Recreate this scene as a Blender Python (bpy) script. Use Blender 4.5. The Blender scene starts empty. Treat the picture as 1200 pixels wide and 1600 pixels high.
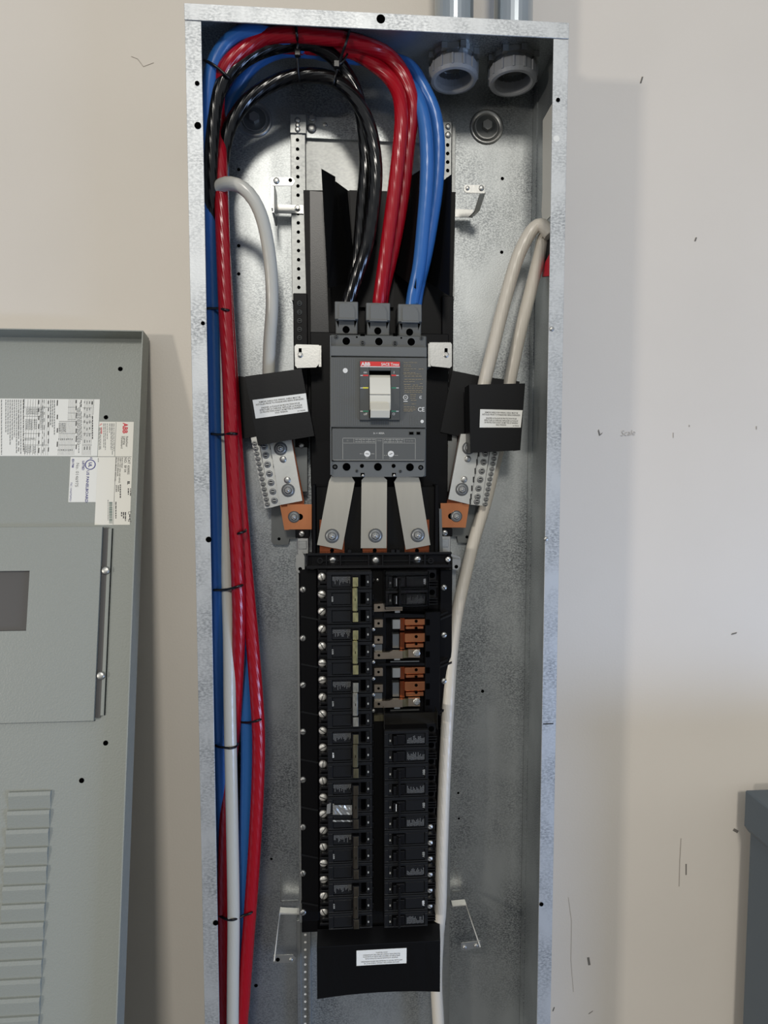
import bpy, bmesh, math, random
from mathutils import Vector, Matrix
random.seed(7)
S = bpy.context.scene
C = S.collection
PI = math.pi
# ------------------------------------------------------------------ camera
Z0 = 1.98                                   # top of the enclosure above the floor
F, CX, CY, CZ, YAW, PIT = 982.0, -0.0573, -1.0172, -0.6025 + Z0, 0.0706, 0.0659
fw = Vector((math.sin(YAW)*math.cos(PIT), math.cos(YAW)*math.cos(PIT), -math.sin(PIT)))
rt = Vector((math.cos(YAW), -math.sin(YAW), 0.0))
up = rt.cross(fw)
CAM = Vector((CX, CY, CZ))
cd = bpy.data.cameras.new('camera'); cam = bpy.data.objects.new('camera', cd); C.objects.link(cam)
cd.sensor_fit = 'VERTICAL'; cd.sensor_height = 36.0; cd.lens = 36.0*F/1600.0
cd.clip_start = 0.02
M = Matrix((rt, up, -fw)).transposed().to_4x4(); M.translation = CAM
cam.matrix_world = M
S.camera = cam
# ------------------------------------------------------------------ light
S.view_settings.view_transform = 'Standard'; S.view_settings.look = 'None'
S.view_settings.gamma = 1.0; S.view_settings.exposure = 0.0; S.view_settings.use_curve_mapping = False
W = bpy.data.worlds.new('world'); S.world = W; W.use_nodes = True
W.node_tree.nodes['Background'].inputs[0].default_value = (0.90, 0.95, 1.0, 1)
W.node_tree.nodes['Background'].inputs[1].default_value = 0.43

def area(name, loc, target, sx, sy, power, col):
    l = bpy.data.lights.new(name, 'AREA'); l.shape = 'RECTANGLE'; l.size = sx; l.size_y = sy
    l.energy = power; l.color = col
    o = bpy.data.objects.new(name, l); C.objects.link(o)
    d = Vector(target) - Vector(loc)
    o.location = loc; o.rotation_euler = d.to_track_quat('-Z', 'Y').to_euler()
    return o
area('ceiling_lamp_light', (-0.25, -6.2, 4.5), (0, 0, 1.2), 0.9, 0.9, 162, (1.0, 0.95, 0.87))
area('left_lamp_light', (-6.0, -5.35, 1.35), (0.3, 0, 1.2), 0.5, 0.5, 150, (1.0, 0.93, 0.84))
area('added_blue_light', (2.0, -1.5, 0.2), (0.75, 0, 0.25), 1.0, 0.5, 34, (0.42, 0.60, 1.0))  # added blue fill near the floor, tints the lower right wall; no doorway modelled

# ------------------------------------------------------------------ helpers
def ray(u, v):
    return fw + rt*((u-600.0)/F) - up*((v-800.0)/F)
def at(u, v, h):
    """point seen at photo pixel (u, v) that lies h metres in front of the wall plane"""
    d = ray(u, v); t = (-h - CAM.y)/d.y
    return CAM + d*t
def lin(c):
    f = lambda x: x/12.92 if x <= 0.04045 else ((x+0.055)/1.055)**2.4
    return tuple(f(k/255.0) for k in c) + (1.0,)
MATS = {}
def mat(name, col, rough=0.5, metal=0.0, bump=0.0, bscale=200.0, spec=0.5, var=0.0, vscale=40.0, stretch=(1, 1, 1), coat=0.0, col2=None):
    m = bpy.data.materials.new(name); m.use_nodes = True
    nt = m.node_tree; b = nt.nodes['Principled BSDF']
    b.inputs['Base Color'].default_value = lin(col)
    b.inputs['Roughness'].default_value = rough; b.inputs['Metallic'].default_value = metal
    b.inputs['Specular IOR Level'].default_value = spec
    b.inputs['Coat Weight'].default_value = coat
    if bump or var:
        tc = nt.nodes.new('ShaderNodeTexCoord'); mp = nt.nodes.new('ShaderNodeMapping')
        mp.inputs['Scale'].default_value = stretch
        nt.links.new(tc.outputs['Object'], mp.inputs['Vector'])
    if var:
        n = nt.nodes.new('ShaderNodeTexNoise'); n.inputs['Scale'].default_value = vscale; n.inputs['Detail'].default_value = 5
        nt.links.new(mp.outputs[0], n.inputs['Vector'])
        cr = nt.nodes.new('ShaderNodeValToRGB')
        c = lin(col); c2 = lin(col2) if col2 else tuple(x*(1-var) for x in c[:3]) + (1,)
        cr.color_ramp.elements[0].color = c2; cr.color_ramp.elements[0].position = 0.3
        cr.color_ramp.elements[1].color = c; cr.color_ramp.elements[1].position = 0.62
        nt.links.new(n.outputs['Fac'], cr.inputs['Fac']); nt.links.new(cr.outputs[0], b.inputs['Base Color'])
    if bump:
        n2 = nt.nodes.new('ShaderNodeTexNoise'); n2.inputs['Scale'].default_value = bscale; n2.inputs['Detail'].default_value = 3
        nt.links.new(mp.outputs[0], n2.inputs['Vector'])
        bp = nt.nodes.new('ShaderNodeBump'); bp.inputs['Strength'].default_value = bump; bp.inputs['Distance'].default_value = 0.002
        nt.links.new(n2.outputs['Fac'], bp.inputs['Height']); nt.links.new(bp.outputs[0], b.inputs['Normal'])
    MATS[name] = m
    return m
def galv(name, base, dark, rough, grain=420.0, amount=0.5, blot=9.0, metal=0.85):
    """galvanised sheet: fine horizontal grain, larger cloudy oxide patches"""
    m = bpy.data.materials.new(name); m.use_nodes = True; nt = m.node_tree; b = nt.nodes['Principled BSDF']
    b.inputs['Metallic'].default_value = metal
    tc = nt.nodes.new('ShaderNodeTexCoord')
    def noise(scale, st, det):
        mp = nt.nodes.new('ShaderNodeMapping'); mp.inputs['Scale'].default_value = st
        nt.links.new(tc.outputs['Object'], mp.inputs['Vector'])
        n = nt.nodes.new('ShaderNodeTexNoise'); n.inputs['Scale'].default_value = scale; n.inputs['Detail'].default_value = det
        nt.links.new(mp.outputs[0], n.inputs['Vector']); return n
    g = noise(grain, (0.55, 1, 1.0), 4); p = noise(blot, (1, 1, 0.7), 4); s = noise(26, (1, 1, 0.06), 3)
    gr = nt.nodes.new('ShaderNodeMapRange'); gr.inputs[1].default_value = 0.38; gr.inputs[2].default_value = 0.62
    nt.links.new(g.outputs['Fac'], gr.inputs[0])
    pr = nt.nodes.new('ShaderNodeMapRange'); pr.inputs[1].default_value = 0.35; pr.inputs[2].default_value = 0.65
    nt.links.new(p.outputs['Fac'], pr.inputs[0])
    mul = nt.nodes.new('ShaderNodeMath'); mul.operation = 'MULTIPLY'
    nt.links.new(gr.outputs[0], mul.inputs[0]); nt.links.new(pr.outputs[0], mul.inputs[1])
    ml = nt.nodes.new('ShaderNodeMath'); ml.operation = 'MULTIPLY'; ml.inputs[1].default_value = amount
    nt.links.new(mul.outputs[0], ml.inputs[0])
    mx = nt.nodes.new('ShaderNodeMix'); mx.data_type = 'RGBA'
    mx.inputs['A'].default_value = lin(base); mx.inputs['B'].default_value = lin(dark)
    nt.links.new(ml.outputs[0], mx.inputs['Factor']); nt.links.new(mx.outputs['Result'], b.inputs['Base Color'])
    rr = nt.nodes.new('ShaderNodeMapRange'); rr.inputs[3].default_value = rough-0.07; rr.inputs[4].default_value = rough+0.10
    nt.links.new(s.outputs['Fac'], rr.inputs[0]); nt.links.new(rr.outputs[0], b.inputs['Roughness'])
    bp = nt.nodes.new('ShaderNodeBump'); bp.inputs['Strength'].default_value = 0.12; bp.inputs['Distance'].default_value = 0.001
    nt.links.new(g.outputs['Fac'], bp.inputs['Height']); nt.links.new(bp.outputs[0], b.inputs['Normal'])
    MATS[name] = m; return m
def jacket(name, col, rough, twist, strength, spec=0.5):
    """cable jacket with the lay of the strands showing through (tube UVs: around, along)"""
    m = bpy.data.materials.new(name); m.use_nodes = True; nt = m.node_tree; b = nt.nodes['Principled BSDF']
    b.inputs['Base Color'].default_value = lin(col); b.inputs['Roughness'].default_value = rough
    b.inputs['Specular IOR Level'].default_value = spec
    uv = nt.nodes.new('ShaderNodeUVMap'); sp = nt.nodes.new('ShaderNodeSeparateXYZ'); nt.links.new(uv.outputs[0], sp.inputs[0])
    def math_(op, a, bb):
        n = nt.nodes.new('ShaderNodeMath'); n.operation = op
        for i, x in enumerate((a, bb)):
            if x is None: continue
            if isinstance(x, (int, float)): n.inputs[i].default_value = x
            else: nt.links.new(x, n.inputs[i])
        return n.outputs[0]
    a = math_('MULTIPLY', sp.outputs[0], 2*PI*14); l = math_('MULTIPLY', sp.outputs[1], twist)
    w = math_('SINE', math_('ADD', a, l), None)
    bp = nt.nodes.new('ShaderNodeBump'); bp.inputs['Strength'].default_value = strength; bp.inputs['Distance'].default_value = 0.0006
    nt.links.new(w, bp.inputs['Height']); nt.links.new(bp.outputs[0], b.inputs['Normal'])
    MATS[name] = m; return m

ROOTLOC = {}
def thing(name, label, cat, loc=(0, 0, 0), group=None, rot=(0, 0, 0)):
    o = bpy.data.objects.new(name, None); C.objects.link(o); o.empty_display_size = 0.02
    o.location = loc; o.rotation_euler = rot; o['label'] = label; o['category'] = cat
    if group: o['group'] = group
    ROOTLOC[o.name] = Vector(loc)
    return o
def tag(o, label, cat, group=None):
    o['label'] = label; o['category'] = cat
    if group: o['group'] = group
    return o
def rootloc(p):
    while p.parent: p = p.parent
    return ROOTLOC.get(p.name, Vector((0, 0, 0)))
def link(name, me, m=None, parent=None, local=False, smooth=False, label=None):
    """link mesh data as ONE object; vertices are world coordinates unless local"""
    if m is not None and not me.materials: me.materials.append(MATS[m])
    if smooth:
        for p in me.polygons: p.use_smooth = True
    o = bpy.data.objects.new(name, me); C.objects.link(o)
    if parent is not None:
        if not local: me.transform(Matrix.Translation(-rootloc(parent)))
        o.parent = parent
    if label: o['label'] = label
    return o
def obj(name, bm, m, parent=None, local=False, smooth=False, label=None):
    me = bpy.data.meshes.new(name)
    bmesh.ops.recalc_face_normals(bm, faces=bm.faces)
    bm.to_mesh(me); bm.free()
    return link(name, me, m, parent, local, smooth, label)
def solo(name, bm, m, label, cat, group=None, smooth=False):
    """a thing that is one mesh; origin moved to its centre"""
    o = obj(name, bm, m, None, smooth=smooth)
    c = sum((v.co for v in o.data.vertices), Vector())/len(o.data.vertices)
    o.data.transform(Matrix.Translation(-c)); o.location = c; ROOTLOC[o.name] = c
    return tag(o, label, cat, group)
def structure(o): o['kind'] = 'structure'; return o
def NB(): return bmesh.new()
def box(bm, x0, x1, y0, y1, z0, z1, bev=0.0, seg=1):
    x0, x1 = min(x0, x1), max(x0, x1); y0, y1 = min(y0, y1), max(y0, y1); z0, z1 = min(z0, z1), max(z0, z1)
    mt = Matrix.Translation(((x0+x1)/2, (y0+y1)/2, (z0+z1)/2)) @ Matrix.Diagonal((x1-x0, y1-y0, z1-z0, 1))
    r = bmesh.ops.create_cube(bm, size=1.0, matrix=mt)
    if bev > 0:
        es = list({e for v in r['verts'] for e in v.link_edges})
        bmesh.ops.bevel(bm, geom=es, offset=bev, segments=seg, affect='EDGES', profile=0.5)
def pbox(bm, u0, v0, u1, v1, h0, h1, bev=0.0):
    """axis-aligned box whose front (h1) fills the photo rectangle u0..u1, v0..v1"""
    um, vm = (u0+u1)/2, (v0+v1)/2
    box(bm, at(u0, vm, h1).x, at(u1, vm, h1).x, -h0, -h1, at(um, v1, h1).z, at(um, v0, h1).z, bev)
def prism(bm, pts, y0, y1):
    """polygon given as (x, z) pairs between two y planes"""
    n = len(pts)
    a = [bm.verts.new((x, y0, z)) for x, z in pts]; b = [bm.verts.new((x, y1, z)) for x, z in pts]
    bm.faces.new(a); bm.faces.new(b[::-1])
    for i in range(n): bm.faces.new((a[i], a[(i+1) % n], b[(i+1) % n], b[i]))
def plate(bm, pix, h0, h1):
    prism(bm, [(at(u, v, h1).x, at(u, v, h1).z) for u, v in pix], -h1, -h0)
def cyl(bm, p, r, y0, y1, n=16, r2=None, axis='Y'):
    r2 = r if r2 is None else r2
    a = []; b = []
    for k in range(n):
        t = 2*PI*(k+0.5)/n; c, s = math.cos(t), math.sin(t)
        if axis == 'Y':
            a.append(bm.verts.new((p[0]+r*c, y0, p[2]+r*s))); b.append(bm.verts.new((p[0]+r2*c, y1, p[2]+r2*s)))
        else:
            a.append(bm.verts.new((p[0]+r*c, p[1]+r*s, y0))); b.append(bm.verts.new((p[0]+r2*c, p[1]+r2*s, y1)))
    bm.faces.new(a); bm.faces.new(b[::-1])
    for i in range(n): bm.faces.new((a[i], a[(i+1) % n], b[(i+1) % n], b[i]))
def ring(bm, p, ro, ri, y0, y1, n=24, axis='Y'):
    rows = []
    for r, y in ((ro, y0), (ro, y1), (ri, y1), (ri, y0)):
        row = []
        for k in range(n):
            t = 2*PI*k/n
            row.append(bm.verts.new((p[0]+r*math.cos(t), y, p[2]+r*math.sin(t)) if axis == 'Y' else (p[0]+r*math.cos(t), p[1]+r*math.sin(t), y)))
        rows.append(row)
    for j in range(4):
        A, B = rows[j], rows[(j+1) % 4]
        for i in range(n): bm.faces.new((A[i], A[(i+1) % n], B[(i+1) % n], B[i]))
def catmull(P, step=0.006):
    out = []; n = len(P)
    for i in range(n-1):
        p0 = P[max(i-1, 0)]; p1 = P[i]; p2 = P[i+1]; p3 = P[min(i+2, n-1)]
        k = max(2, int((p2-p1).length/step))
        for j in range(k):
            t = j/k
            out.append(0.5*((2*p1) + (p2-p0)*t + (2*p0-5*p1+4*p2-p3)*t*t + (3*p1-p0-3*p2+p3)*t**3))
    out.append(P[-1]); return out
def tube(bm, P, r, n=16, step=0.006, flat=None):
    """swept tube with UVs (around, along); flat=(width, thickness) makes a strap"""
    Q = catmull(P, step); uvl = bm.loops.layers.uv.verify()
    ringsv = []; T0 = None; U = None; L = 0.0; Ls = []
    for i, q in enumerate(Q):
        T = (Q[min(i+1, len(Q)-1)] - Q[max(i-1, 0)])
        if T.length < 1e-9: T = Vector((0, 0, 1))
        T.normalize()
        if U is None:
            U = Vector((0, -1, 0)) if abs(T.y) < 0.9 else Vector((1, 0, 0))
        U = (U - T*U.dot(T)); U.normalize(); V = T.cross(U)
        if i: L += (q - Q[i-1]).length
        Ls.append(L)
        row = []
        for k in range(n):
            a = 2*PI*k/n
            row.append(bm.verts.new(q + (U*math.cos(a) + V*math.sin(a))*r))
        ringsv.append(row)
    for i in range(len(Q)-1):
        for k in range(n):
            f = bm.faces.new((ringsv[i][k], ringsv[i][(k+1) % n], ringsv[i+1][(k+1) % n], ringsv[i+1][k]))
            f.smooth = True
            for lp, (a, l) in zip(f.loops, ((k, i), (k+1, i), (k+1, i+1), (k, i+1))):
                lp[uvl].uv = (a/n, Ls[l])
    bm.faces.new(ringsv[0][::-1]); bm.faces.new(ringsv[-1])
def strip(bm, P, w, t, wdir):
    """bent flat bar along the points P, width w along wdir, thickness t"""
    wd = Vector(wdir).normalized(); n = len(P); rows = []
    for i, p in enumerate(P):
        d1 = (P[i]-P[i-1]).normalized() if i else (P[1]-P[0]).normalized()
        d2 = (P[i+1]-P[i]).normalized() if i < n-1 else d1
        T = (d1+d2); T = T.normalized() if T.length > 1e-6 else d1
        N = wd.cross(T).normalized(); k = 1.0/max(0.5, abs(N.dot(wd.cross(d1).normalized())))
        rows.append([bm.verts.new(p + wd*(a*w/2) + N*(b*t/2*k)) for a, b in ((-1, -1), (1, -1), (1, 1), (-1, 1))])
    for i in range(n-1):
        for k in range(4): bm.faces.new((rows[i][k], rows[i][(k+1) % 4], rows[i+1][(k+1) % 4], rows[i+1][k]))
    bm.faces.new(rows[0][::-1]); bm.faces.new(rows[-1])
def text_mesh(body, size, align='LEFT', bold=0.0, space=1.0):
    cu = bpy.data.curves.new('lettering', 'FONT'); cu.body = body; cu.size = size; cu.align_x = align; cu.align_y = 'CENTER'
    cu.resolution_u = 2; cu.offset = bold; cu.space_line = space
    o = bpy.data.objects.new('lettering', cu); C.objects.link(o)
    dg = bpy.context.evaluated_depsgraph_get()
    me = bpy.data.meshes.new_from_object(o.evaluated_get(dg))
    bpy.data.objects.remove(o); bpy.data.curves.remove(cu)
    return me
def text(body, size, pos, m, parent, right=(1, 0, 0), upv=(0, 0, 1), align='LEFT', local=False, bold=0.0, width=None, space=1.0, name='lettering'):
    """flat lettering in the plane spanned by right and upv; width squeezes it to a given length"""
    me = text_mesh(body, size, align, bold, space)
    R = Vector(right).normalized(); U = Vector(upv).normalized(); N = R.cross(U)
    if width:
        xs = [v.co.x for v in me.vertices]
        if xs: me.transform(Matrix.Diagonal((width/(max(xs)-min(xs)), 1, 1, 1)))
    T = Matrix((R, U, N)).transposed().to_4x4(); T.translation = Vector(pos)
    me.transform(T); me.materials.clear()
    return link(name, me, m, parent, local)

# ------------------------------------------------------------------ materials
def wallpaint():
    m = mat('wall_paint', (214, 207, 196), 0.62, 0, 0.10, 260, 0.35, 0.05, 3.0)
    return m
wallpaint()
mat('concrete', (92, 93, 95), 0.7, 0, 0.2, 60, 0.3, 0.2, 6)
galv('galvanised', (184, 188, 188), (96, 100, 103), 0.43, 620, 0.9, 9, 0.85)
galv('galvanised_flange', (196, 199, 200), (124, 128, 131), 0.45, 420, 0.8, 20, 0.6)
galv('galvanised_rail', (162, 164, 162), (118, 120, 120), 0.46, 300, 0.5, 9, 0.8)
mat('zinc', (182, 182, 178), 0.38, 0.9, 0.05, 300)
mat('bright_screw', (232, 230, 222), 0.36, 0.7)
mat('film', (226, 226, 222), 0.18, 0.9)
mat('steel_bolt', (150, 152, 152), 0.42, 0.85)
mat('dark_washer', (104, 106, 107), 0.45, 0.8)
mat('conduit_steel', (178, 186, 192), 0.30, 0.9, 0, 0, 0.5, 0.12, 30, (1, 1, 0.1))
mat('bushing_grey', (158, 160, 162), 0.45)
mat('hole_black', (4, 4, 4), 1.0, spec=0.0)
mat('slot_dark', (40, 40, 40), 0.6)
mat('black_plastic', (10, 10, 12), 0.42, 0, 0.04, 500, 0.13)
mat('black_breaker', (13, 13, 15), 0.28, 0, 0.05, 600, 0.35)
mat('black_breaker_face', (22, 23, 25), 0.32, 0, 0.05, 600, 0.35)
mat('black_shield', (10, 10, 11), 0.38, 0, 0.03, 400, 0.25)
mat('black_barrier', (13, 13, 13), 0.45, 0, 0.03, 400, 0.13)
mat('tie_black', (16, 16, 17), 0.35)
mat('mccb_grey', (84, 86, 85), 0.52, 0, 0.06, 900, 0.4)
mat('mccb_light', (96, 99, 99), 0.5, 0, 0.05, 900, 0.4)
mat('mccb_dark', (64, 67, 67), 0.5)
mat('lug_grey', (97, 100, 100), 0.5, 0, 0.05, 900, 0.4)
mat('toggle_cream', (206, 204, 192), 0.42)
mat('print_white', (222, 222, 218), 0.6)
mat('print_dim', (150, 150, 144), 0.6)
mat('print_faint', (92, 93, 92), 0.6)
mat('print_tan', (148, 136, 112), 0.6)
mat('logo_red', (214, 32, 30), 0.5)
mat('mark_green', (22, 118, 88), 0.5)
mat('mark_yellow', (226, 218, 60), 0.5)
mat('label_white', (228, 228, 222), 0.5)
mat('label_cream', (226, 224, 214), 0.5)
mat('print_black', (36, 36, 38), 0.6)
mat('print_grey', (128, 130, 128), 0.6)
mat('print_blue', (34, 40, 122), 0.6)
mat('print_green', (64, 92, 86), 0.6)
mat('print_red', (206, 40, 58), 0.6)
mat('copper', (228, 148, 102), 0.30, 1.0, 0, 0, 0.5, 0.3, 22, (1, 1, 0.3))
mat('copper_dull', (150, 84, 56), 0.36, 1.0, 0, 0, 0.5, 0.3, 30)
mat('tinned_bar', (176, 160, 140), 0.34, 0.95, 0, 0, 0.5, 0.2, 40)
mat('tinned_grey', (176, 176, 170), 0.38, 0.9)
mat('aluminium', (208, 203, 190), 0.34, 0.95, 0.03, 200, 0.5, 0.14, 28, (1, 1, 0.18))
mat('aluminium_bar', (214, 214, 208), 0.40, 0.9, 0.03, 200, 0.5, 0.10, 24)
mat('steel_plate', (120, 122, 120), 0.42, 0.8, 0, 0, 0.5, 0.1, 30)
mat('brass_tie', (196, 190, 140), 0.34, 0.85, 0, 0, 0.5, 0.45, 300, (1, 1, 0.3))
mat('silver_tie', (190, 188, 176), 0.36, 0.85, 0, 0, 0.5, 0.4, 300, (1, 1, 0.3))
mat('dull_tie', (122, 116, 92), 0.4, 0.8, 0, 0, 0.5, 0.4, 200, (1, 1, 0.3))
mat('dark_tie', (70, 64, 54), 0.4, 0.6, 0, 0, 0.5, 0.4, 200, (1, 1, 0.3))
mat('trim_paint', (143, 147, 141), 0.40, 0, 0.22, 420, 0.5)
mat('cabinet_paint', (88, 98, 106), 0.5, 0, 0.05, 300, 0.4)
jacket('jacket_red', (160, 13, 29), 0.26, 300, 0.16)
jacket('jacket_blue', (48, 104, 172), 0.30, 330, 0.05)
jacket('jacket_black', (12, 12, 13), 0.20, 300, 0.16)
jacket('jacket_white', (206, 200, 188), 0.34, 330, 0.10)
jacket('jacket_grey', (196, 194, 184), 0.26, 330, 0.04)
# smoked clear plastic
m = mat('clear_cover', (235, 235, 235), 0.05); b = m.node_tree.nodes['Principled BSDF']
b.inputs['Transmission Weight'].default_value = 1.0; b.inputs['IOR'].default_value = 1.08
mat('smoked_cover', (74, 72, 68), 0.16); b = MATS['smoked_cover'].node_tree.nodes['Principled BSDF']
b.inputs['Transmission Weight'].default_value = 0.8; b.inputs['IOR'].default_value = 1.1

# ------------------------------------------------------------------ shared small hardware (axis along -Y, unit radius)
def mesh_of(stages, mats):
    """stages: (material index, builder) pairs"""
    bm = NB()
    for idx, fn in stages:
        n0 = len(bm.faces); fn(bm); bm.faces.ensure_lookup_table()
        for f in bm.faces[n0:]: f.material_index = idx
    bmesh.ops.recalc_face_normals(bm, faces=bm.faces)
    me = bpy.data.meshes.new('hardware'); bm.to_mesh(me); bm.free()
    for k in mats: me.materials.append(MATS[k])
    return me
def lathe(bm, prof, n=20):
    """(radius, height towards the viewer) profile turned about the Y axis and capped"""
    rows = [[bm.verts.new((r*math.cos(2*PI*k/n), -h, r*math.sin(2*PI*k/n))) for k in range(n)] for r, h in prof]
    for a, b in zip(rows, rows[1:]):
        for k in range(n): bm.faces.new((a[k], a[(k+1) % n], b[(k+1) % n], b[k]))
    bm.faces.new(rows[0][::-1]); bm.faces.new(rows[-1])
def slotbar(w, h0, h1, L=.9): return lambda bm: box(bm, -L, L, -h0, -h1, -w, w)
def HEX(r0, r1, h0, h1): return lambda bm: cyl(bm, (0, 0, 0), r0, -h0, -h1, 6, r2=r1)
L_ = lambda prof, n=20: (lambda bm: lathe(bm, prof, n))
dome = [(1, 0), (1, .22), (.92, .40), (.74, .55), (.45, .64), (.15, .67)]
washer = [(0, L_([(1, 0), (1, .12), (.93, .18), (.80, .18)], 28)), (1, L_([(.80, .17), (.78, .26), (.70, .30), (.60, .30)], 28)), (0, L_([(.60, .29), (.60, .36), (.5, .37)], 24)),
          (2, HEX(.50, .50, .36, .60)), (2, HEX(.50, .42, .60, .66)), (1, L_([(.30, .66), (.28, .70), (.1, .71)], 12)), (2, L_([(.2, .71), (.19, .78), (.08, .84)], 10))]
HW = {'washer_bolt': mesh_of(washer, ['dark_washer', 'steel_bolt', 'zinc']),
      'hex_bolt': mesh_of([(0, L_([(1, 0), (1, .18), (.86, .26)])), (0, HEX(.78, .76, .24, .78)), (0, HEX(.76, .60, .78, .88))], ['zinc']),
      'slotted_screw': mesh_of([(0, L_(dome)), (1, slotbar(.10, .5, .70))], ['bright_screw', 'slot_dark']),
      'terminal_screw': mesh_of([(0, L_(dome)), (1, slotbar(.10, .5, .70))], ['bright_screw', 'slot_dark']),
      'frame_screw': mesh_of([(0, L_(dome)), (1, slotbar(.13, .45, .69, .8))], ['zinc', 'slot_dark']),
      'set_screw': mesh_of([(0, L_([(1, 0), (1, .3), (.86, .48), (.66, .50)], 18)), (1, L_([(.64, .5), (.62, .51)], 12)), (2, slotbar(.16, .5, .54, .5))], ['steel_bolt', 'slot_dark', 'zinc']),
      'black_screw': mesh_of([(0, L_([(1, 0), (1, .2), (.8, .3)], 18)), (1, L_([(.62, .3), (.6, .32)], 14)), (0, slotbar(.16, .3, .36, .5))], ['mccb_dark', 'hole_black']),
      'rivet': mesh_of([(0, L_(dome, 18))], ['zinc']), 'hole': mesh_of([(0, L_([(1, 0), (1, .05)], 14))], ['hole_black'])}
def hw(kind, p, r, parent, name=None, ang=0.0, local=False, depth=None):
    o = bpy.data.objects.new(name or kind, HW[kind]); C.objects.link(o)
    o.parent = parent; o.location = Vector(p) - (Vector((0, 0, 0)) if local else rootloc(parent))
    o.scale = (r, depth or r, r); o.rotation_euler = (0, ang, 0)
    return o
def hwp(kind, u, v, h, rpx, parent, name=None, ang=0.0, depth=None):
    return hw(kind, at(u, v, h), rpx/F*(1.0172-h), parent, name, ang, False, depth)

# ------------------------------------------------------------------ setting
bm = NB(); box(bm, -7, 7, 0, 0.12, 0, 4.2)
wall = structure(obj('wall_back', bm, 'wall_paint'))
bm = NB(); box(bm, -7, 7, -9, 0.12, -0.1, 0); structure(obj('floor', bm, 'concrete'))
# pencil and scuff marks on the paint
mat('pencil', (110, 106, 100), 0.9); mat('faint_pencil', (158, 151, 142), 0.9)
def scuff(pts, w):
    bm = NB(); strip(bm, [at(u, v, 0.0004) for u, v in pts], w, 0.0004, (0.5, 0, 0.85) if abs(pts[0][0]-pts[-1][0]) > abs(pts[0][1]-pts[-1][1]) else (1, 0, 0.1))
    obj('scuff_mark', bm, 'pencil' if w > .0018 else 'faint_pencil', wall)
for pts, w in (([(935, 672), (937, 680), (941, 677)], 0.003), ([(1004, 120), (1001, 130)], 0.0025), ([(1088, 371), (1086, 377)], 0.0025), ([(1052, 676), (1052, 684)], 0.001),
               ([(1064, 1310), (1062, 1345), (1061, 1385)], 0.0012), ([(1072, 1350), (1072, 1367)], 0.002), ([(1143, 991), (1151, 989)], 0.003), ([(919, 1496), (921, 1508)], 0.004),
               ([(888, 1402), (893, 1440), (892, 1500), (896, 1550)], 0.0006), ([(1146, 1296), (1153, 1300)], 0.005), ([(866, 1574), (864, 1580)], 0.002), ([(920, 1584), (926, 1580)], 0.002),
               ([(205, 88), (215, 92), (224, 104), (240, 98)], 0.0006), ([(1077, 664), (1077, 667)], 0.0015), ([(1182, 666), (1182, 671)], 0.0015)):
    scuff(pts, w)
text('Scale', 0.014, at(970, 678, 0.0008), 'faint_pencil', wall, right=(1, 0, .08), upv=(.2, 0, 1), name='pencil_writing', width=.024, bold=-.0002)

# ------------------------------------------------------------------ enclosure
XW = 0.254; D = 0.146; ZT = Z0; ZB = Z0 - 1.80; FL = 0.0205
enc = thing('panelboard_enclosure', 'tall open galvanised steel electrical box mounted on the beige wall', 'electrical box', (0, 0, ZB))
bm = NB(); box(bm, -XW+.0016, XW-.0016, -0.0004, -0.002, ZB+.0016, ZT-.0016)
obj('back_panel', bm, 'galvanised', enc)
bm = NB(); box(bm, -XW, -XW+.0016, 0, -D, ZB, ZT); obj('side_wall', bm, 'galvanised', enc)
bm = NB(); box(bm, XW-.0016, XW, 0, -D, ZB, ZT); obj('side_wall', bm, 'galvanised', enc)
bm = NB(); box(bm, -XW+.0016, XW-.0016, 0, -D, ZT-.0016, ZT); obj('top_panel', bm, 'galvanised', enc)
bm = NB(); box(bm, -XW+.0016, XW-.0016, 0, -D, ZB, ZB+.0016); obj('bottom_panel', bm, 'galvanised', enc)
bm = NB(); box(bm, -XW-.0008, XW+.0008, -D, -D-.0018, ZT-FL, ZT+.0004, 0.0005); obj('top_flange', bm, 'galvanised_flange', enc)
for s in (-1, 1):
    bm = NB(); box(bm, s*(XW+.0004), s*(XW-FL), -D, -D-.0014, ZB, ZT-FL-.0006, 0.0004); obj('side_flange', bm, 'galvanised_flange', enc)
    # return lip of the seam along the back corner
    bm = NB(); box(bm, s*(XW-.0016), s*(XW-.0030), -.003, -.022, ZB+.01, ZT-.012); obj('corner_seam', bm, 'galvanised', enc)
for u, v, r in ((308, 130, 3.4), (309, 196, 5), (317, 505, 3), (326, 843, 4.5), (337, 1442, 4.5), (595, 29.5, 6.5), (872, 156, 3.2), (846, 1413, 3.6)):
    hwp('hole', u, v, D+.002, r, enc, 'screw_hole')
mat('seen_through', (200, 192, 180), 0.7)
HW['light_hole'] = mesh_of([(0, L_([(1, 0), (1, .05)], 14))], ['label_white'])
hwp('light_hole', 869.5, 217, D+.0016, 5, enc, 'screw_hole')
for u, v in ((862, 514), (853, 842)): hwp('rivet', u, v, D+.0014, 3.6, enc, 'rivet')
bm = NB(); box(bm, at(848, 1130, D).x, at(864, 1130, D).x, -D-.0013, -D-.0018, at(856, 1131, D).z, at(856, 1129.6, D).z); obj('flange_joint', bm, 'hole_black', enc)
for u, v, r in ((373, 384, 2.6), (373, 428, 2.6), (373, 265, 2.4), (785, 279, 2.6), (784, 394, 2.6), (754, 1080, 2.6), (424, 1342, 2), (716, 1239, 2), (717, 1279, 1.8), (400, 1540, 3)):
    hwp('hole', u, v, 0.0022, r, enc, 'screw_hole')
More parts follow.
